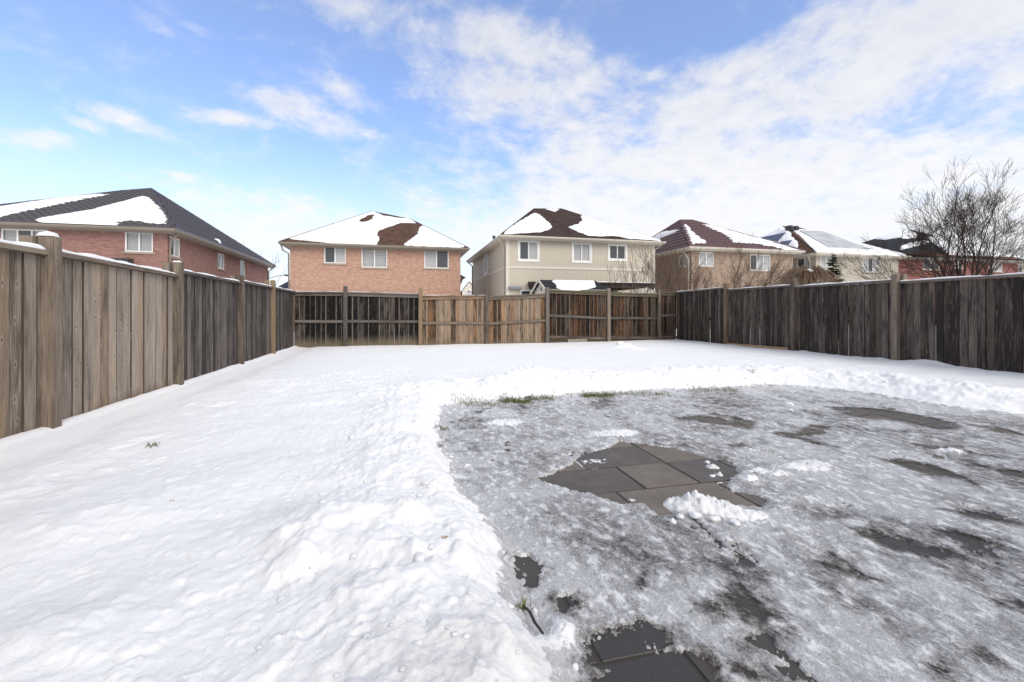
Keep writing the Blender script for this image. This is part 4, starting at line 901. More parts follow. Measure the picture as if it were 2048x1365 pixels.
# house 3, beige siding
D3 = 25.0; xl3 = P(1013, 500, D3).x; xr3 = P(1308, 500, D3).x; yb3 = Q(946, 560, xl3).y; ze3 = P(1006, 470, D3 - .45).z
h3, r3_ = house('sided_house', 'beige house with vertical siding and white trimmed windows, dark brown roof half under snow', xl3, xr3, D3, yb3, ze3, (P(1067.6, 418, 30), (1123, 418)), 'siding_beige', 'shingle_umber', 'gutter_cream',
    fr_h=[fw_(C3, 522, 362, 686, 533, D3, 2, 'dc'), fw_(C3, 996, 382, 1146, 546, D3, 2, 'cc'), fw_(C3, 1314, 397, 1458, 528, D3, 2, 'dd')],
    si_h=[sw_(C3, 240, 482, 212, 640, xl3, 2, 'cc')], side='L', winkw=dict(sill=None, trim=True, recess=.03))
pl, cp = r3_['front']
roof_snow(h3, pl, (1, 0, 0), [[C3(*p) for p in [(385, 305), (395, 280), (430, 250), (540, 178), (655, 116), (700, 130), (740, 165), (790, 210), (810, 240), (770, 270), (700, 285), (500, 296)]],
    [C3(*p) for p in [(1060, 140), (1130, 140), (1300, 185), (1500, 245), (1770, 345), (1770, 365), (1690, 355), (1480, 343), (1400, 322), (1330, 315), (1240, 322), (1130, 315), (1050, 285), (950, 240), (1040, 212), (1080, 180)]],
    [C3(*p) for p in [(750, 80), (880, 80), (835, 106)]]], clip=cp, seed=21, thick=.08, jag=.12)
rb = MB(); x = xl3 + .2
holes3 = [fw_(C3, 508, 347, 700, 550, D3, 2, ''), fw_(C3, 982, 367, 1160, 562, D3, 2, ''), fw_(C3, 1300, 382, 1472, 543, D3, 2, '')]
while x < xr3 - .15:
    z0 = 0.0; cuts = sorted([(h[2], h[3]) for h in holes3 if h[0] - .02 < x < h[1] + .02])
    for a, b in cuts + [(ze3 - .2, 0)]:
        if a > z0: rb.box((x - .012, D3 - .014, z0), (x + .012, D3 + .01, a))
        z0 = b
    x += .15
rb.build('siding_ribs', 'siding_beige', h3)
tm = MB(); bz = P(*C3(800, 600), D3).z
tm.box((xl3 - .03, D3 - .035, 0), (xl3 + .16, D3 + .12, ze3 - .2)); tm.box((xr3 - .15, D3 - .035, 0), (xr3 + .03, D3 + .12, ze3 - .2))
tm.box((xl3 + .16, D3 - .028, bz - .07), (xr3 - .15, D3 + .01, bz + .06)); tm.box((xl3 - .025, D3 + .12, bz - .07), (xl3 + .01, yb3, bz + .06))
tm.build('trim', 'trim_cream', h3)
spout(h3, [(xl3 - .4, D3 - .2, ze3 - .14), (xl3 - .3, D3 + .1, ze3 - .35), (xl3 - .07, D3 + .3, ze3 - .6), (xl3 - .07, D3 + .3, .1)], 'gutter_cream', .05)
spout(h3, [(xr3 + .4, D3 - .3, ze3 - .14), (xr3 + .1, D3 + .1, ze3 - .45), (xr3 + .08, D3 + .12, .1)], 'gutter_cream', .05)
spout(h3, [(xl3 - .4, yb3 + .3, ze3 - .14), (xl3 - .07, yb3 - .1, ze3 - .5), (xl3 - .07, yb3 - .1, .1)], 'gutter_taupe', .05)
mt = MB(); a = P(*C3(428, 762), D3 - .1); b = P(*C3(545, 785), D3 - .1); mt.box((a.x, D3 - .22, b.z), (b.x, D3 - .036, a.z)); mt.build('awning_rail', 'grey_metal', h3)
lw = fw_(C3, 530, 795, 625, 900, D3, 1, 'd'); window(h3, (0, D3 - .06, 0), (1, 0, 0), (0, -1, 0), (lw[0], lw[1], lw[2], lw[3]), 1, 'd', recess=0.03, sill=None)
vp = MB(); c = Q(*C3(298, 345), xl3 + .3); vp.tube([(xl3 + .3, 30, ze3), (xl3 + .3, 30, ze3 + .75)], [.07, .07], 8); vp.tube([(xl3 + .3, 30, ze3 + .75), (xl3 + .3, 30, ze3 + .85)], [.12, .10], 8); vp.build('vent_pipe', 'dark_steel', h3)

# house 4, tan brick with maroon tiles
D4 = 25.4; xl4 = P(1383, 500, D4).x; xr4 = P(1586, 520, D4).x; ze4 = P(1378, 493, D4 - .45).z
h4, r4 = house('brick_house', 'tan brick house with a maroon tiled roof patched with snow', xl4, xr4, D4, D4 + 10.5, ze4, (P(1360, 441, 30.4), (1384, 441)), 'brick_tan', 'metal_tile_maroon', 'gutter_cream',
    fr_h=[fw_(C4, 537, 384, 672, 518, D4, 2, 'cc'), fw_(C4, 1003, 404, 1188, 556, D4, 3, 'dcc')], si_h=[sw_(C4, 452, 398, 348, 515, xl4, 2, 'cc')], side='L', winkw=dict(sill='stone_sill'))
pl, cp = r4['front']
roof_snow(h4, pl, (1, 0, 0), [[C4(*p) for p in [(405, 130), (430, 145), (500, 220), (598, 290), (590, 302), (480, 312), (440, 220)]],
    [C4(*p) for p in [(575, 132), (640, 134), (900, 212), (1100, 262), (1460, 370), (1470, 388), (1360, 382), (1290, 350), (1150, 325), (1050, 305), (860, 295), (820, 255), (760, 215), (640, 165)]]], clip=cp, seed=31, jag=.22, thick=.06, lift=.045)
pl, cp = r4['left']
roof_snow(h4, pl, (0, 1, 0), [[C4(*p) for p in [(110, 255), (200, 200), (330, 182), (350, 190), (290, 215), (170, 268)]]], clip=cp, seed=33, thick=.07, lift=.045)
spout(h4, [(xl4 - .35, D4 + .35, ze4 - .12), (xl4 - .3, D4 + .35, ze4 - .3), (xl4 - .06, D4 + .2, ze4 - .7), (xl4 - .06, D4 + .2, .1)], 'trim_cream', .055)

# house 5, pale brick with solar panels
D5 = 26.0; xl5 = P(1632, 520, D5).x; xr5 = P(1797, 530, D5).x; ze5 = P(1626, 505, D5 - .45).z
h5, r5 = house('brick_house', 'pale grey brick house with solar panels on its snowy brown roof', xl5, xr5, D5, D5 + 11, ze5, (P(1566, 453, 33), (1594, 455)), 'brick_pale', 'shingle_brown', 'gutter_cream',
    fr_h=[fw_(C5, 470, 602, 546, 700, D5, 2, 'cc'), fw_(C5, 750, 618, 857, 718, D5, 3, 'cdc')], si_h=[sw_(C5, 413, 612, 312, 712, xl5, 2, 'cd')], side='L')
pl, cp = r5['front']
roof_snow(h5, pl, (1, 0, 0), [[C5(*p) for p in [(270, 425), (310, 430), (420, 440), (700, 510), (1040, 600), (1035, 612), (440, 580), (420, 560), (370, 510), (330, 470)]]], clip=cp, seed=41, jag=.1)
def panel_on(par, pl, quad, mat, lift=.16, nx=1, ny=1, name='solar_panel'):
    c = [ray_plane(x, y, pl) + pl[1] * lift for x, y in quad]; n = pl[1]
    def at(u, v): return c[0].lerp(c[1], u).lerp(c[3].lerp(c[2], u), v)
    for i in range(nx):
        for j in range(ny):
            g_ = .015; u0, u1, v0, v1 = (i + g_) / nx, (i + 1 - g_) / nx, (j + g_) / ny, (j + 1 - g_) / ny
            q = [at(u0, v0), at(u1, v0), at(u1, v1), at(u0, v1)]; m = MB(); b = [p - n * .05 for p in q]
            m.face(q)
            for k in range(4): kk = (k + 1) % 4; m.face([b[k], b[kk], q[kk], q[k]])
            m.build(name, mat, par)
panel_on(h5, pl, [C5(*p) for p in [(325, 448), (480, 455), (800, 572), (520, 560)]], 'frosted_solar', .17, 5, 3)
pl, cp = r5['left']
roof_snow(h5, pl, (0, 1, 0), [[C4(*p) for p in [(1060, 270), (1290, 140), (1345, 165), (1380, 205), (1375, 240), (1430, 285), (1440, 330), (1415, 365), (1300, 330), (1200, 300)]]], clip=cp, seed=43, jag=.1)
panel_on(h5, pl, [C4(*p) for p in [(1195, 247), (1335, 215), (1258, 302), (1105, 263)]], 'solar_glass', .15, 2, 1)
panel_on(h5, pl, [C4(*p) for p in [(1300, 300), (1390, 289), (1358, 330), (1275, 312)]], 'solar_glass', .15, 1, 1)
rv = MB()
for (x, y) in ((1360, 158), (1410, 163)):
    c = P(*C4(x, y), 31.6); rv.tube([c - Vector((0, 0, .3)), c, c + Vector((0, 0, .12))], [.3, .35, .22], 8)
rv.build('roof_vent', 'dark_steel', h5)
spout(h5, [(xl5 - .4, D5 + .2, ze5 - .12), (xl5 - .3, D5 + .3, ze5 - .35), (xl5 - .06, D5 + .4, ze5 - .6), (xl5 - .06, D5 + .4, .1)], 'gutter_cream', .05)

# house 6, scarlet brick, behind the bare tree
D6 = 28.5; xl6 = P(1796, 530, D6).x; xr6 = P(2036, 530, D6).x; ze6 = P(1800, 513, D6 - .45).z
h6, r6 = house('brick_house', 'dark red brick house with black and snowy roof behind the big bare tree', xl6, xr6, D6, D6 + 12, ze6, (P(1806, 461, 36), (1826, 461)), 'brick_scarlet', 'shingle_black', 'gutter_taupe',
    fr_h=[fw_(C5, 1152, 622, 1262, 700, D6, 2, 'dd'), fw_(C5, 1365, 600, 1415, 690, D6, 1, 'c'), fw_(C5, 1590, 617, 1682, 712, D6, 2, 'cc')])
pl, cp = r6['front']
roof_snow(h6, pl, (1, 0, 0), [[C5(*p) for p in q] for q in ([(1000, 430), (1018, 430), (1120, 462), (1100, 488), (1000, 492)], [(1000, 545), (1060, 520), (1150, 505), (1200, 512), (1150, 530), (1080, 548), (1000, 565)], [(1180, 478), (1500, 478), (1840, 585), (1840, 615), (1330, 602), (1300, 572), (1230, 530)])], clip=cp, seed=51)
pl, cp = r6['left']
roof_snow(h6, pl, (0, 1, 0), [[C5(*p) for p in [(800, 492), (870, 476), (1010, 432), (1030, 480), (900, 499)]]], clip=cp, seed=53)
lg = MB(); a = P(*C5(1010, 598), D6 - 1.2); b = P(*C5(1300, 575), D6 - 1.2); t = P(*C5(1215, 527), D6 + .6)
roof_face(lg, [a, b, t]); roof_face(lg, [b, (b.x, D6 + 2.5, b.z), t]); roof_face(lg, [(a.x, D6 + 2.5, a.z), a, t]); lg.build('porch_roof', 'shingle_black', h6)

# distant houses glimpsed between the near ones
def far_house(label, x0, x1, y, d, zw, zr, wall, roof, ridge_t=(0.3, 0.7)):
    h = thing('distant_house', label, 'house', ((x0 + x1) / 2, y, 0)); m = MB(); m.box((x0, y, 0), (x1, y + d, zw)); m.build('wall', wall, h)
    rm = MB(); e = .4; q = [(x0 - e, y - e, zw), (x1 + e, y - e, zw), (x1 + e, y + d + e, zw), (x0 - e, y + d + e, zw)]; a = (lerp(x0, x1, ridge_t[0]), y + d / 2, zr); b = (lerp(x0, x1, ridge_t[1]), y + d / 2, zr)
    roof_face(rm, [q[0], q[1], b, a]); roof_face(rm, [q[1], q[2], b]); roof_face(rm, [q[2], q[3], a, b]); roof_face(rm, [q[3], q[0], a]); rm.face(q[::-1]); rm.build('roof', roof, h)
    return h, (plane_of(q[0], q[1], a), [q[0], q[1], b, a])
a = P(553, 582, 60); b = P(610, 582, 60); zr = P(571, 552, 64).z
hA, rA = far_house('distant slate blue roof between the red brick house and the salmon one', a.x, b.x + 4, 60, 9, a.z + .1, zr, 'siding_beige', 'shingle_blue', (0.20, 0.5))
a = P(905, 590, 62); b = P(975, 590, 62); zw = P(940, 582, 62).z; zr = P(926, 545, 66).z
hB, rB = far_house('distant pale house with an arched window between the salmon and beige houses', a.x - 2, b.x, 62, 9, zw, zr, 'brick_salmon', 'shingle_umber', (0.35, 0.45))
roof_snow(hB, rB[0], (1, 0, 0), [[C3(*p) for p in [(5, 760), (30, 700), (70, 680), (120, 720), (140, 830), (0, 830)]]], clip=rB[1], seed=61, cell=.15)
gm = MB(); c0 = P(929, 583, 61.2); c1 = P(949, 583, 61.2); tp = P(939, 564, 61.2)
gm.face([(c0.x - .3, 61.2, 0), (c1.x + .3, 61.2, 0), (c1.x + .3, 61.2, c0.z), (tp.x, 61.2, tp.z), (c0.x - .3, 61.2, c0.z)]); gm.face([(c1.x + .3, 61.2, 0), (c1.x + .3, 64, 0), (c1.x + .3, 64, c0.z), (c1.x + .3, 61.2, c0.z)]); gm.build('gable', 'trim_cream', hB)
gr = MB(); roof_face(gr, [(c0.x - .6, 61.0, c0.z - .2), (tp.x, 61.0, tp.z + .1), (tp.x, 66, tp.z + .1), (c0.x - .6, 66, c0.z - .2)]); roof_face(gr, [(tp.x, 61.0, tp.z + .1), (c1.x + .6, 61.0, c0.z - .2), (c1.x + .6, 66, c0.z - .2), (tp.x, 66, tp.z + .1)]); gr.build('roof', 'snow_far', hB)
aw = MB(); cc = P(938.5, 590, 61.1); R_ = P(945, 590, 61.1).x - cc.x
ring = [(cc.x + R_ * math.cos(t), 61.1, cc.z + .1 + R_ * 1.25 * math.sin(t)) for t in np.linspace(0, math.pi, 13)]; ring = [(cc.x + R_, 61.1, cc.z - 1)] + ring + [(cc.x - R_, 61.1, cc.z - 1)]
aw.face(ring[::-1]); o = aw.build('window', 'glass_pane', hB)
bars = MB(); bars.tube(ring, [.07] * len(ring), 4)
for t in (-.5, 0, .5): bars.tube([(cc.x + R_ * t, 61.07, cc.z - 1), (cc.x + R_ * t, 61.07, cc.z + .1 + R_ * 1.25 * math.sqrt(1 - t * t))], [.05, .05], 4)
bars.tube([(cc.x - R_, 61.07, cc.z + .15), (cc.x + R_, 61.07, cc.z + .15)], [.05, .05], 4); bars.build('frame', 'white_vinyl', o)
# a snowy low garage at the far right edge
a = P(2042, 560, 33); hC, rC = far_house('low snowy building at the right edge past the dark red house', a.x, a.x + 8, 33, 7, P(2042, 530, 33).z, P(2042, 508, 36).z, 'trim_cream', 'snow_far')

# street lamp, only its arm shows over the fence
lx = P(528, 600, 80); sl = thing('street_lamp', 'street lamp whose thin arm reaches out beside the red brick house', 'street lamp', (lx.x, 80, 0))
m = MB(); za = P(533, 558, 80).z; m.tube([(lx.x, 80, 0), (lx.x, 80, za)], [.1, .07], 8); m.build('pole', 'grey_metal', sl, smooth=True)
pts = [P(528, 561, 80), P(540, 557, 80), P(552, 553, 80), P(562, 551.3, 80), P(569, 551.2, 80)]
m = MB(); m.tube(pts, [.07, .06, .06, .05, .05], 6); m.build('arm', 'grey_metal', sl, smooth=True)
m = MB(); c = pts[-1]; m.tube([c - Vector((.1, 0, 0)), c + Vector((.1, 0, .04)), c + Vector((.6, 0, -.02)), c + Vector((.75, 0, -.05))], [.06, .16, .15, .03], 8); m.build('lamp_head', 'dark_steel', sl, smooth=True)

# ------------------------------------------------------------------ shed and covered patio behind the far fence
ys0, ys1 = 16.4, 18.6; ym = 17.5
xa = P(1077, 560, ym).x; xb = P(1198, 559, ym).x; zr = P(1077, 560, ym).z; zeS = P(1215, 580, ys0).z
sh = thing('garden_shed', 'small cream garden shed with black roof under snow, behind the far fence', 'shed', ((xa + xb) / 2, ym, 0))
m = MB()
for x in (xa + .12, xb - .12): m.face([(x, ys0 + .12, 0), (x, ys1 - .12, 0), (x, ys1 - .12, zeS), (x, ym, zr - .08), (x, ys0 + .12, zeS)])
m.box((xa + .121, ys0 + .12, 0), (xb - .121, ys1 - .12, zeS)); m.build('wall', 'trim_cream', sh)
m = MB(); e0 = (xa, ys0 - .1, zeS - .12); e1 = (xb + .1, ys0 - .1, zeS - .12); t0 = (xa, ym, zr); t1 = (xb - .15, ym, zr)
roof_face(m, [e0, e1, t1, t0]); roof_face(m, [(xa, ys1 + .1, zeS - .12), t0, t1, (xb + .1, ys1 + .1, zeS - .12)]); roof_face(m, [e1, (xb + .1, ys1 + .1, zeS - .12), t1]); rs = m.build('roof', 'shingle_black', sh)
m = MB()
for yy in (ys0 - .1, ys1 + .1): m.bar((xa - .015, yy, zeS - .15), (xa - .015, ym, zr - .02), .03, .10)
m.build('bargeboard', 'trim_cream', sh)
m = MB(); c = Q(*C3(694, 778), xa + .10); m.tube([(xa + .09, ym, zr - .38), (xa + .10, ym, zr - .38)], [.04, .04], 8); m.box((xa + .10, ym - .03, zr - .46), (xa + .115, ym + .03, zr - .30)); m.build('gable_vent', 'dark_steel', sh)
pls = plane_of(e0, e1, t0)
roof_snow(sh, pls, (1, 0, 0), [[C3(*p) for p in [(812, 715), (850, 702), (1000, 690), (1195, 700), (1180, 720), (1200, 765), (1120, 790), (1040, 800), (900, 795), (850, 775), (845, 745)]]], clip=[e0, e1, t1, t0], seed=71, cell=.04, thick=.09, jag=.06)

pc = thing('covered_patio', 'dark flat covered patio roof on posts against the beige house', 'patio cover', (12, 23, 0))
yc0, yc1 = 21.0, 24.9; zA = P(1060, 562, yc0).z
xa2 = P(1056, 565, yc1).x; xb2 = P(1313, 565, yc0).x; zt0 = P(1250, 566, yc0).z; zt1 = zt0 + .25
m = MB(); m.box((xa2, yc0, zt0 - .05), (xb2, yc1, zt0), ztop=(zt0, zt0, zt1, zt1)); m.build('roof_deck', 'dark_timber', pc)
m = MB(); m.box((xa2 + .02, yc0 + .1, zt0 - .25), (xb2 - .02, yc0 + .2, zt0 - .051)); m.build('beam', 'dark_timber', pc)
m = MB()
for k in range(16): x = lerp(xa2 + .1, xb2 - .1, k / 15); m.box((x - .02, yc0 + .21, zt0 - .2), (x + .02, yc1, zt0 - .052))
m.build('joists', 'dark_timber', pc)
for x in (xa2 + .15, (xa2 + xb2) / 2, xb2 - .15): m = MB(); m.box((x - .06, yc0 + .09, 0), (x + .06, yc0 + .21, zt0 - .251)); m.build('post', 'dark_timber', pc)
m = MB(); m.box((xa2 + 3, yc1 - .3, 0), (xb2 - .1, yc1 - .2, zt0 - .3)); m.build('back_screen', 'dark_timber', pc)
snow_strip(pc, (xa2, yc0 + .25, zt0 + .016), (xb2, yc0 + .25, zt0 + .016), .45, .05, cover=.75, seed=80)
# pale canvas lying behind the shrub
cv = thing('garden_tent', 'cream sloping canopy under the covered patio behind the shrub', 'canopy', (14, 20, 0))
a = P(1262, 586, 20); b = P(1305, 574, 20); m = MB(); m.face([(a.x, 19.5, a.z - .1), (b.x, 19.5, a.z + .0), (b.x, 20.5, b.z), (a.x + .5, 20.5, a.z + .1)]); m.face([(a.x, 19.5, 0.05), (b.x, 19.5, 0.05), (b.x, 19.5, a.z), (a.x, 19.5, a.z - .1)]); m.build('canopy', 'siding_beige', cv)

# ------------------------------------------------------------------ trees and shrubs
def grow(mb, p, d, L, r, depth, rg, wig=.18, up=.12, nseg=5, kids=(2, 4), spread=.6, ratio=.62, minr=.0022, taper=.45, sides=None, trunk=None, tmin=.25):
    pts = [Vector(p)]; rad = [r]; d = Vector(d).normalized()
    for i in range(nseg):
        d = (d + Vector((rg.gauss(0, wig), rg.gauss(0, wig), rg.gauss(0, wig) + up)) * (1.0 / nseg * 2.2)).normalized()
        pts.append(pts[-1] + d * (L / nseg)); rad.append(max(minr, r * (1 - (1 - taper) * (i + 1) / nseg)))
    tgt = trunk if (trunk is not None) else mb
    tgt.tube(pts, rad, sides or (7 if r > .04 else (4 if r > .008 else 3)), cap=False)
    if depth <= 0: return
    n = rg.randint(*kids)
    for k in range(n):
        t = rg.uniform(tmin, 1.0) if k else 1.0; i = min(nseg, max(1, int(round(t * nseg)))); q = pts[i]; dd = (pts[i] - pts[i - 1]).normalized()
        s1 = Vector((rg.gauss(0, 1), rg.gauss(0, 1), rg.gauss(0, 1))); s1 = (s1 - dd * s1.dot(dd)).normalized()
        a = rg.uniform(.45, 1.0) * spread * (0.5 if k == 0 else 1)
        nd = (dd * math.cos(a) + s1 * math.sin(a)).normalized()
        grow(mb, q, nd, L * ratio * rg.uniform(.75, 1.2), max(minr, rad[i] * (.85 if k == 0 else .62)), depth - 1, rg, wig, up, max(3, nseg - 1), kids, spread, ratio, minr, taper, sides, None, tmin)
# big bare tree beyond the right fence
bt = P(1938, 600, 9.3); base = Vector((bt.x, bt.y, 0))
tr_ = thing('bare_tree', 'big leafless dark tree rising over the right fence before the dark red house', 'tree', base)
tk = MB(); br_ = MB(); rg = random.Random(5)
tk.tube([base, base + Vector((0, 0, .5)), base + Vector((.03, 0, .85))], [.13, .10, .11], 9)
top = base + Vector((.03, 0, .8))
right = Vector((CY, -SY, 0)); fwd = Vector((SY, CY, 0))
for k in range(18):
    a = k / 18 * 2 * math.pi + rg.uniform(-.2, .2); tilt = rg.uniform(.45, 1.2) if k % 3 else rg.uniform(.05, .35)
    d = (right * math.cos(a) * math.sin(tilt) + fwd * math.sin(a) * math.sin(tilt) * .8 + Vector((0, 0, math.cos(tilt))))
    grow(br_, top + Vector((rg.uniform(-.05, .05), rg.uniform(-.05, .05), rg.uniform(-.25, .05))), d, rg.uniform(1.75, 2.2), rg.uniform(.036, .055), 4, rg, wig=.13, up=.06, nseg=7, kids=(4, 5), spread=.70, ratio=.56, minr=.0027, taper=.45, tmin=.42)
tk.build('trunk', 'bark', tr_, smooth=True); br_.build('crown', 'bark', tr_, smooth=True)
def shrub(name, label, cat, px, D, zb, n, L, seed, mat='bark_brown', spreadx=.8, depth=3, tilt=(.05, .6), r0=.016, kids=(2, 4), ratio=.6, up=.15, group=None, L_=None):
    c = P(px, 600, D); base = Vector((c.x, D, 0)); t = thing(name, label, cat, base, group); rg = random.Random(seed); tk = MB(); cr = MB()
    for k in range(n):
        a = rg.uniform(0, 2 * math.pi); tl = rg.uniform(*tilt); d = Vector((math.cos(a) * math.sin(tl), math.sin(a) * math.sin(tl), math.cos(tl)))
        b = base + Vector((rg.uniform(-.12, .12) * spreadx, rg.uniform(-.1, .1), 0)); m_ = b + Vector((d.x * .35, d.y * .35, zb))
        tk.tube([b, (b + m_) / 2 + Vector((rg.uniform(-.04, .04), 0, 0)), m_], [r0 * 1.5, r0 * 1.3, r0 * 1.1], 5)
        grow(cr, m_, d, L * rg.uniform(.75, 1.15), r0, depth, rg, .16, up, 5, kids, .6, ratio, .0035 * (D / 17), .5)
    tk.build('trunk', mat, t, smooth=True); cr.build('crown', mat, t, smooth=True); return t
shrub('bare_shrub', 'upright leafless shrub behind the far fence before the right end of the beige house', 'shrub', 1268, 16.6, 1.1, 15, 1.4, 3, tilt=(.1, .85), r0=.014, depth=3)
shrub('bare_shrub', 'dense twiggy brown shrub between the beige house and the tan brick house', 'shrub', 1342, 17.8, 1.2, 24, 1.45, 4, tilt=(.05, .7), r0=.014, depth=3, kids=(3, 4))
shrub('bare_shrub', 'low brown shrub over the right fence below the tan brick house downspout', 'shrub', 1392, 15.4, 1.2, 16, .85, 8, tilt=(.1, .8), r0=.012, depth=3, kids=(3, 4))
shrub('bare_tree', 'small spreading leafless tree before the tan brick facade', 'tree', 1462, 14.8, 1.3, 16, 1.25, 6, tilt=(.25, 1.2), r0=.02, depth=3, kids=(3, 5), up=.12)
shrub('bare_shrub', 'tangle of fine brown twigs left of the weeping tree', 'shrub', 1540, 14.2, 1.4, 14, .7, 9, tilt=(.3, 1.3), r0=.013, depth=3, kids=(2, 4), up=.02)
c_ = Q(530, 560, -6.5); shrub('bare_sapling', 'thin bare sapling rising beside the far corner of the red brick house', 'tree', 527, 30, 1.8, 4, 1.9, 7, tilt=(.1, .5), r0=.02, depth=2, kids=(2, 3))
# weeping tree
c = P(1615, 560, 12.0); base = Vector((c.x, 12.0, 0)); wt_ = thing('weeping_tree', 'umbrella shaped weeping tree with drooping tan twigs, topping the right fence', 'tree', base)
tk = MB(); tk.tube([base, base + Vector((.05, 0, .9)), base + Vector((0, 0, 1.75))], [.07, .055, .06], 7); cr = MB(); rg = random.Random(12)
ztop = P(1615, 533, 12).z
for k in range(300):
    a = rg.uniform(0, 2 * math.pi); R0 = rg.uniform(.25, 1.0) ** .7 * .95; h = ztop + rg.uniform(-.06, .14) * (1 - R0 * .3) - .18 * R0; hc = base + Vector((0, 0, 1.75)); sx = 1.05
    pk = base + Vector((math.cos(a) * R0 * .55 * sx, math.sin(a) * R0 * .5, 0)); pk.z = h
    en = base + Vector((math.cos(a + rg.gauss(0, .15)) * R0 * 1.12 * sx, math.sin(a) * R0 * 1.0, 0)); en.z = h - .15 - R0 * .55 - rg.uniform(0, .35)
    m1 = pk.lerp(en, .5) + Vector((0, 0, .15 * R0)); m0 = hc.lerp(pk, .5) + Vector((0, 0, .10)); m2 = pk.lerp(en, .8) + Vector((0, 0, .10 * R0))
    j = lambda: Vector((rg.gauss(0, .02), rg.gauss(0, .02), rg.gauss(0, .02)))
    cr.tube([hc, m0 + j(), pk + j(), m1 + j(), m2 + j(), en + j()], [.014, .012, .0095, .0075, .006, .004], 3, cap=False)
tk.build('trunk', 'bark', wt_, smooth=True); cr.build('crown', 'bark_weeping', wt_, smooth=True)
cs = MB(); rs3 = base + Vector((-.30, -.35, 0)); rs3.z = ztop - .12; rs3.z -= .03; clod(cs, rs3, .055); clod(cs, rs3 + Vector((.06, 0, -.03)), .045); cs.build('snow_clump', 'snow_far', wt_, smooth=True)
# little conifer
c = P(1664, 505, 14.5); base = Vector((c.x + .35, 14.5, 0)); cf = thing('conifer', 'small dark green spruce standing before the pale brick house', 'tree', base)
tk = MB(); tipz = P(1659, 507, 14.5).z; tk.tube([base, base + Vector((-.35, 0, tipz))], [.06, .008], 6); tk.build('trunk', 'bark', cf, smooth=True)
cr = MB(); rg = random.Random(4)
for k in range(380):
    t = rg.random() ** .75; z = lerp(tipz - .02, .9, t); ax = base + Vector((-.35 * z / tipz, 0, z)); a = rg.uniform(0, 2 * math.pi); R0 = (.05 + .85 * (tipz - z) / (tipz - .9) * .85) * rg.uniform(.55, 1.12)
    e = ax + Vector((math.cos(a) * R0, math.sin(a) * R0, -R0 * .15 + .10 * R0)); mid = ax.lerp(e, .5) - Vector((0, 0, .05 * R0))
    cr.tube([ax, mid, e], [.008, .006, .003], 3, cap=False)
    nn = max(4, int(R0 * 42))
    for q in range(nn):
        s_ = (q + 1) / nn; p = (ax.lerp(mid, s_ * 2) if s_ < .5 else mid.lerp(e, s_ * 2 - 1)); dd = (e - ax).normalized(); sd = Vector((-dd.y, dd.x, 0))
        for sg in (-1, 1):
            tip = p + dd * .06 + sd * sg * .11 * rg.uniform(.7, 1.2) + Vector((0, 0, rg.uniform(-.03, .03))); w_ = dd * .026
            cr.face([p - w_, p + w_, tip + w_ * .5, tip - w_ * .5])
cr.build('crown', 'needles', cf)

# ------------------------------------------------------------------ grass, twigs and litter showing through the snow
def blades(mb, c, n, spread, h, rg):
    for k in range(n):
        x = c.x + rg.gauss(0, spread); y = c.y + rg.gauss(0, spread); z = snow_z(x, y) - .004; a = rg.uniform(0, 2 * math.pi); l = h * rg.uniform(.5, 1.2); lean = rg.uniform(.3, 1.2)
        d = Vector((math.cos(a) * math.sin(lean), math.sin(a) * math.sin(lean), math.cos(lean))); p = Vector((x, y, z)); sd = Vector((-math.sin(a), math.cos(a), 0)) * .0022
        m_ = p + d * l * .6; e = p + d * l + Vector((0, 0, -l * .15)); mb.face([p - sd, p + sd, m_ + sd, m_ - sd]); mb.face([m_ - sd, m_ + sd, e])
rg = random.Random(2)
for px, py, n, sp, h, lab in [(1044, 1212, 30, .012, .05, 'green grass tuft at the snow edge beside the dark twig'), (886, 856, 60, .03, .05, 'grass tuft at the left corner of the icy patio'), (306, 890, 40, .025, .05, 'lone grass tuft poking through the snow near the left fence'),
                              (1170, 743, 60, .03, .07, 'tiny grass tuft in the snow beyond the patio'), (1505, 752, 30, .03, .06, 'tiny grass tuft in the snow bank on the far right'), (882, 893, 24, .015, .03, 'sparse grass blades on the left patio edge')]:
    c = G(px, py, .03 if px > 800 and py > 800 else .13); m = MB(); blades(m, c, n, sp, h, rg); m.v and tag(m.build('grass_tuft', 'grass_blade', None), lab, 'grass tuft', 'grass tufts in the snow')
m = MB()
for (x0, y0, x1, y1, n) in [(905, 812, 1000, 806, 90), (1000, 806, 1060, 802, 260), (1060, 800, 1110, 797, 80), (1165, 795, 1225, 790, 260), (1225, 792, 1340, 787, 120), (1380, 785, 1480, 779, 120)]:
    for k in range(n * 3):
        c = G(lerp(x0, x1, rg.random()), lerp(y0, y1, rg.random()) + rg.gauss(0, 1.2), .01); blades(m, c, 1, .03, .055, rg)
tag(m.build('grass_fringe', 'grass_blade'), 'thin mossy grass along the far edge of the icy patio', 'grass', kind='stuff')
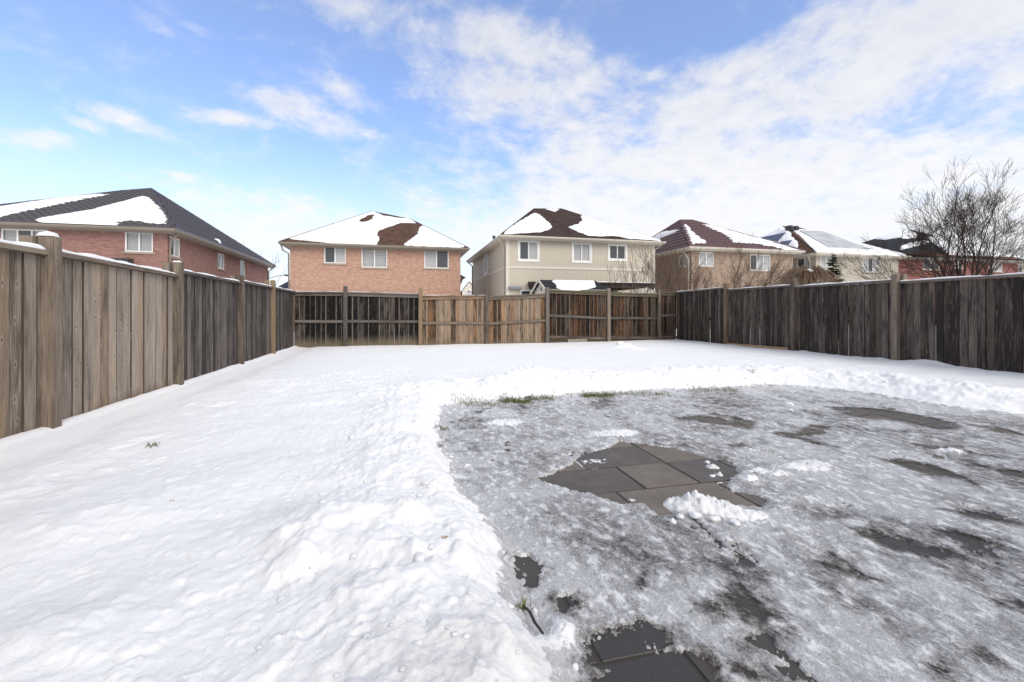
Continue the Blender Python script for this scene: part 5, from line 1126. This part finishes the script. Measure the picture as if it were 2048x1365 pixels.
a = G(1047, 1200, .05); b = G(1086, 1283, .03); tw = MB(); a.z = snow_z(a.x, a.y) + .012; b.z = snow_z(b.x, b.y) + .01
pts = [a, a.lerp(b, .3) + Vector((.004, 0, .004)), a.lerp(b, .65) + Vector((-.003, 0, .002)), b]; 
for p in pts: p.z = max(p.z, snow_z(p.x, p.y) + .005)
tw.tube(pts, [.0035, .0055, .0055, .0045], 6); tag(tw.build('twig', 'dark_timber', smooth=True), 'short dark stick lying at the edge of the snow in the foreground', 'twig')
def leafbit(name, label, px, py, n, size, mat, z0=.12):
    c = G(px, py, z0); m = MB()
    for k in range(n):
        x = c.x + rg.gauss(0, size * .8); y = c.y + rg.gauss(0, size * .5); z = snow_z(x, y) + .004; a = rg.uniform(0, 6.3); l = size * rg.uniform(.5, 1.1)
        d = Vector((math.cos(a), math.sin(a), rg.uniform(-.1, .4))) * l; s_ = Vector((-math.sin(a), math.cos(a), .2)) * l * .18; p = Vector((x, y, z)); m.face([p - d * .5, p + s_, p + d * .5, p - s_])
    return tag(m.build(name, mat), label, 'plant litter', 'bits of litter on the snow')
leafbit('dry_leaf_bits', 'orange dry grass bits on the snow beside the snow chunk', 888, 1105, 14, .018, 'dry_straw')
leafbit('dry_leaf_bits', 'small straw scraps on the snow near the patio edge', 942, 1160, 6, .012, 'dry_straw')
leafbit('dry_leaf_bits', 'two dark stubs standing in the snow hollow in the foreground', 620, 1166, 3, .014, 'brown_leaf')
leafbit('dry_leaf_bits', 'single brown speck on the snow above the foreground ridge', 829, 1001, 3, .012, 'brown_leaf')
leafbit('dry_leaf_bits', 'pale chip beside the black slab at the bottom edge', 1224, 1312, 3, .014, 'dry_straw', 0.0)
leafbit('dry_leaf_bits', 'brown leaf scraps on the bare paving stones', 1220, 993, 5, .016, 'brown_leaf', 0.0)
leafbit('dry_leaf_bits', 'straw blade lying on the ice right of centre', 1669, 1219, 2, .022, 'dry_straw', 0.0)
leafbit('dry_leaf_bits', 'faint brown scrap on the snow in the left middle', 340, 1020, 4, .016, 'dry_straw')
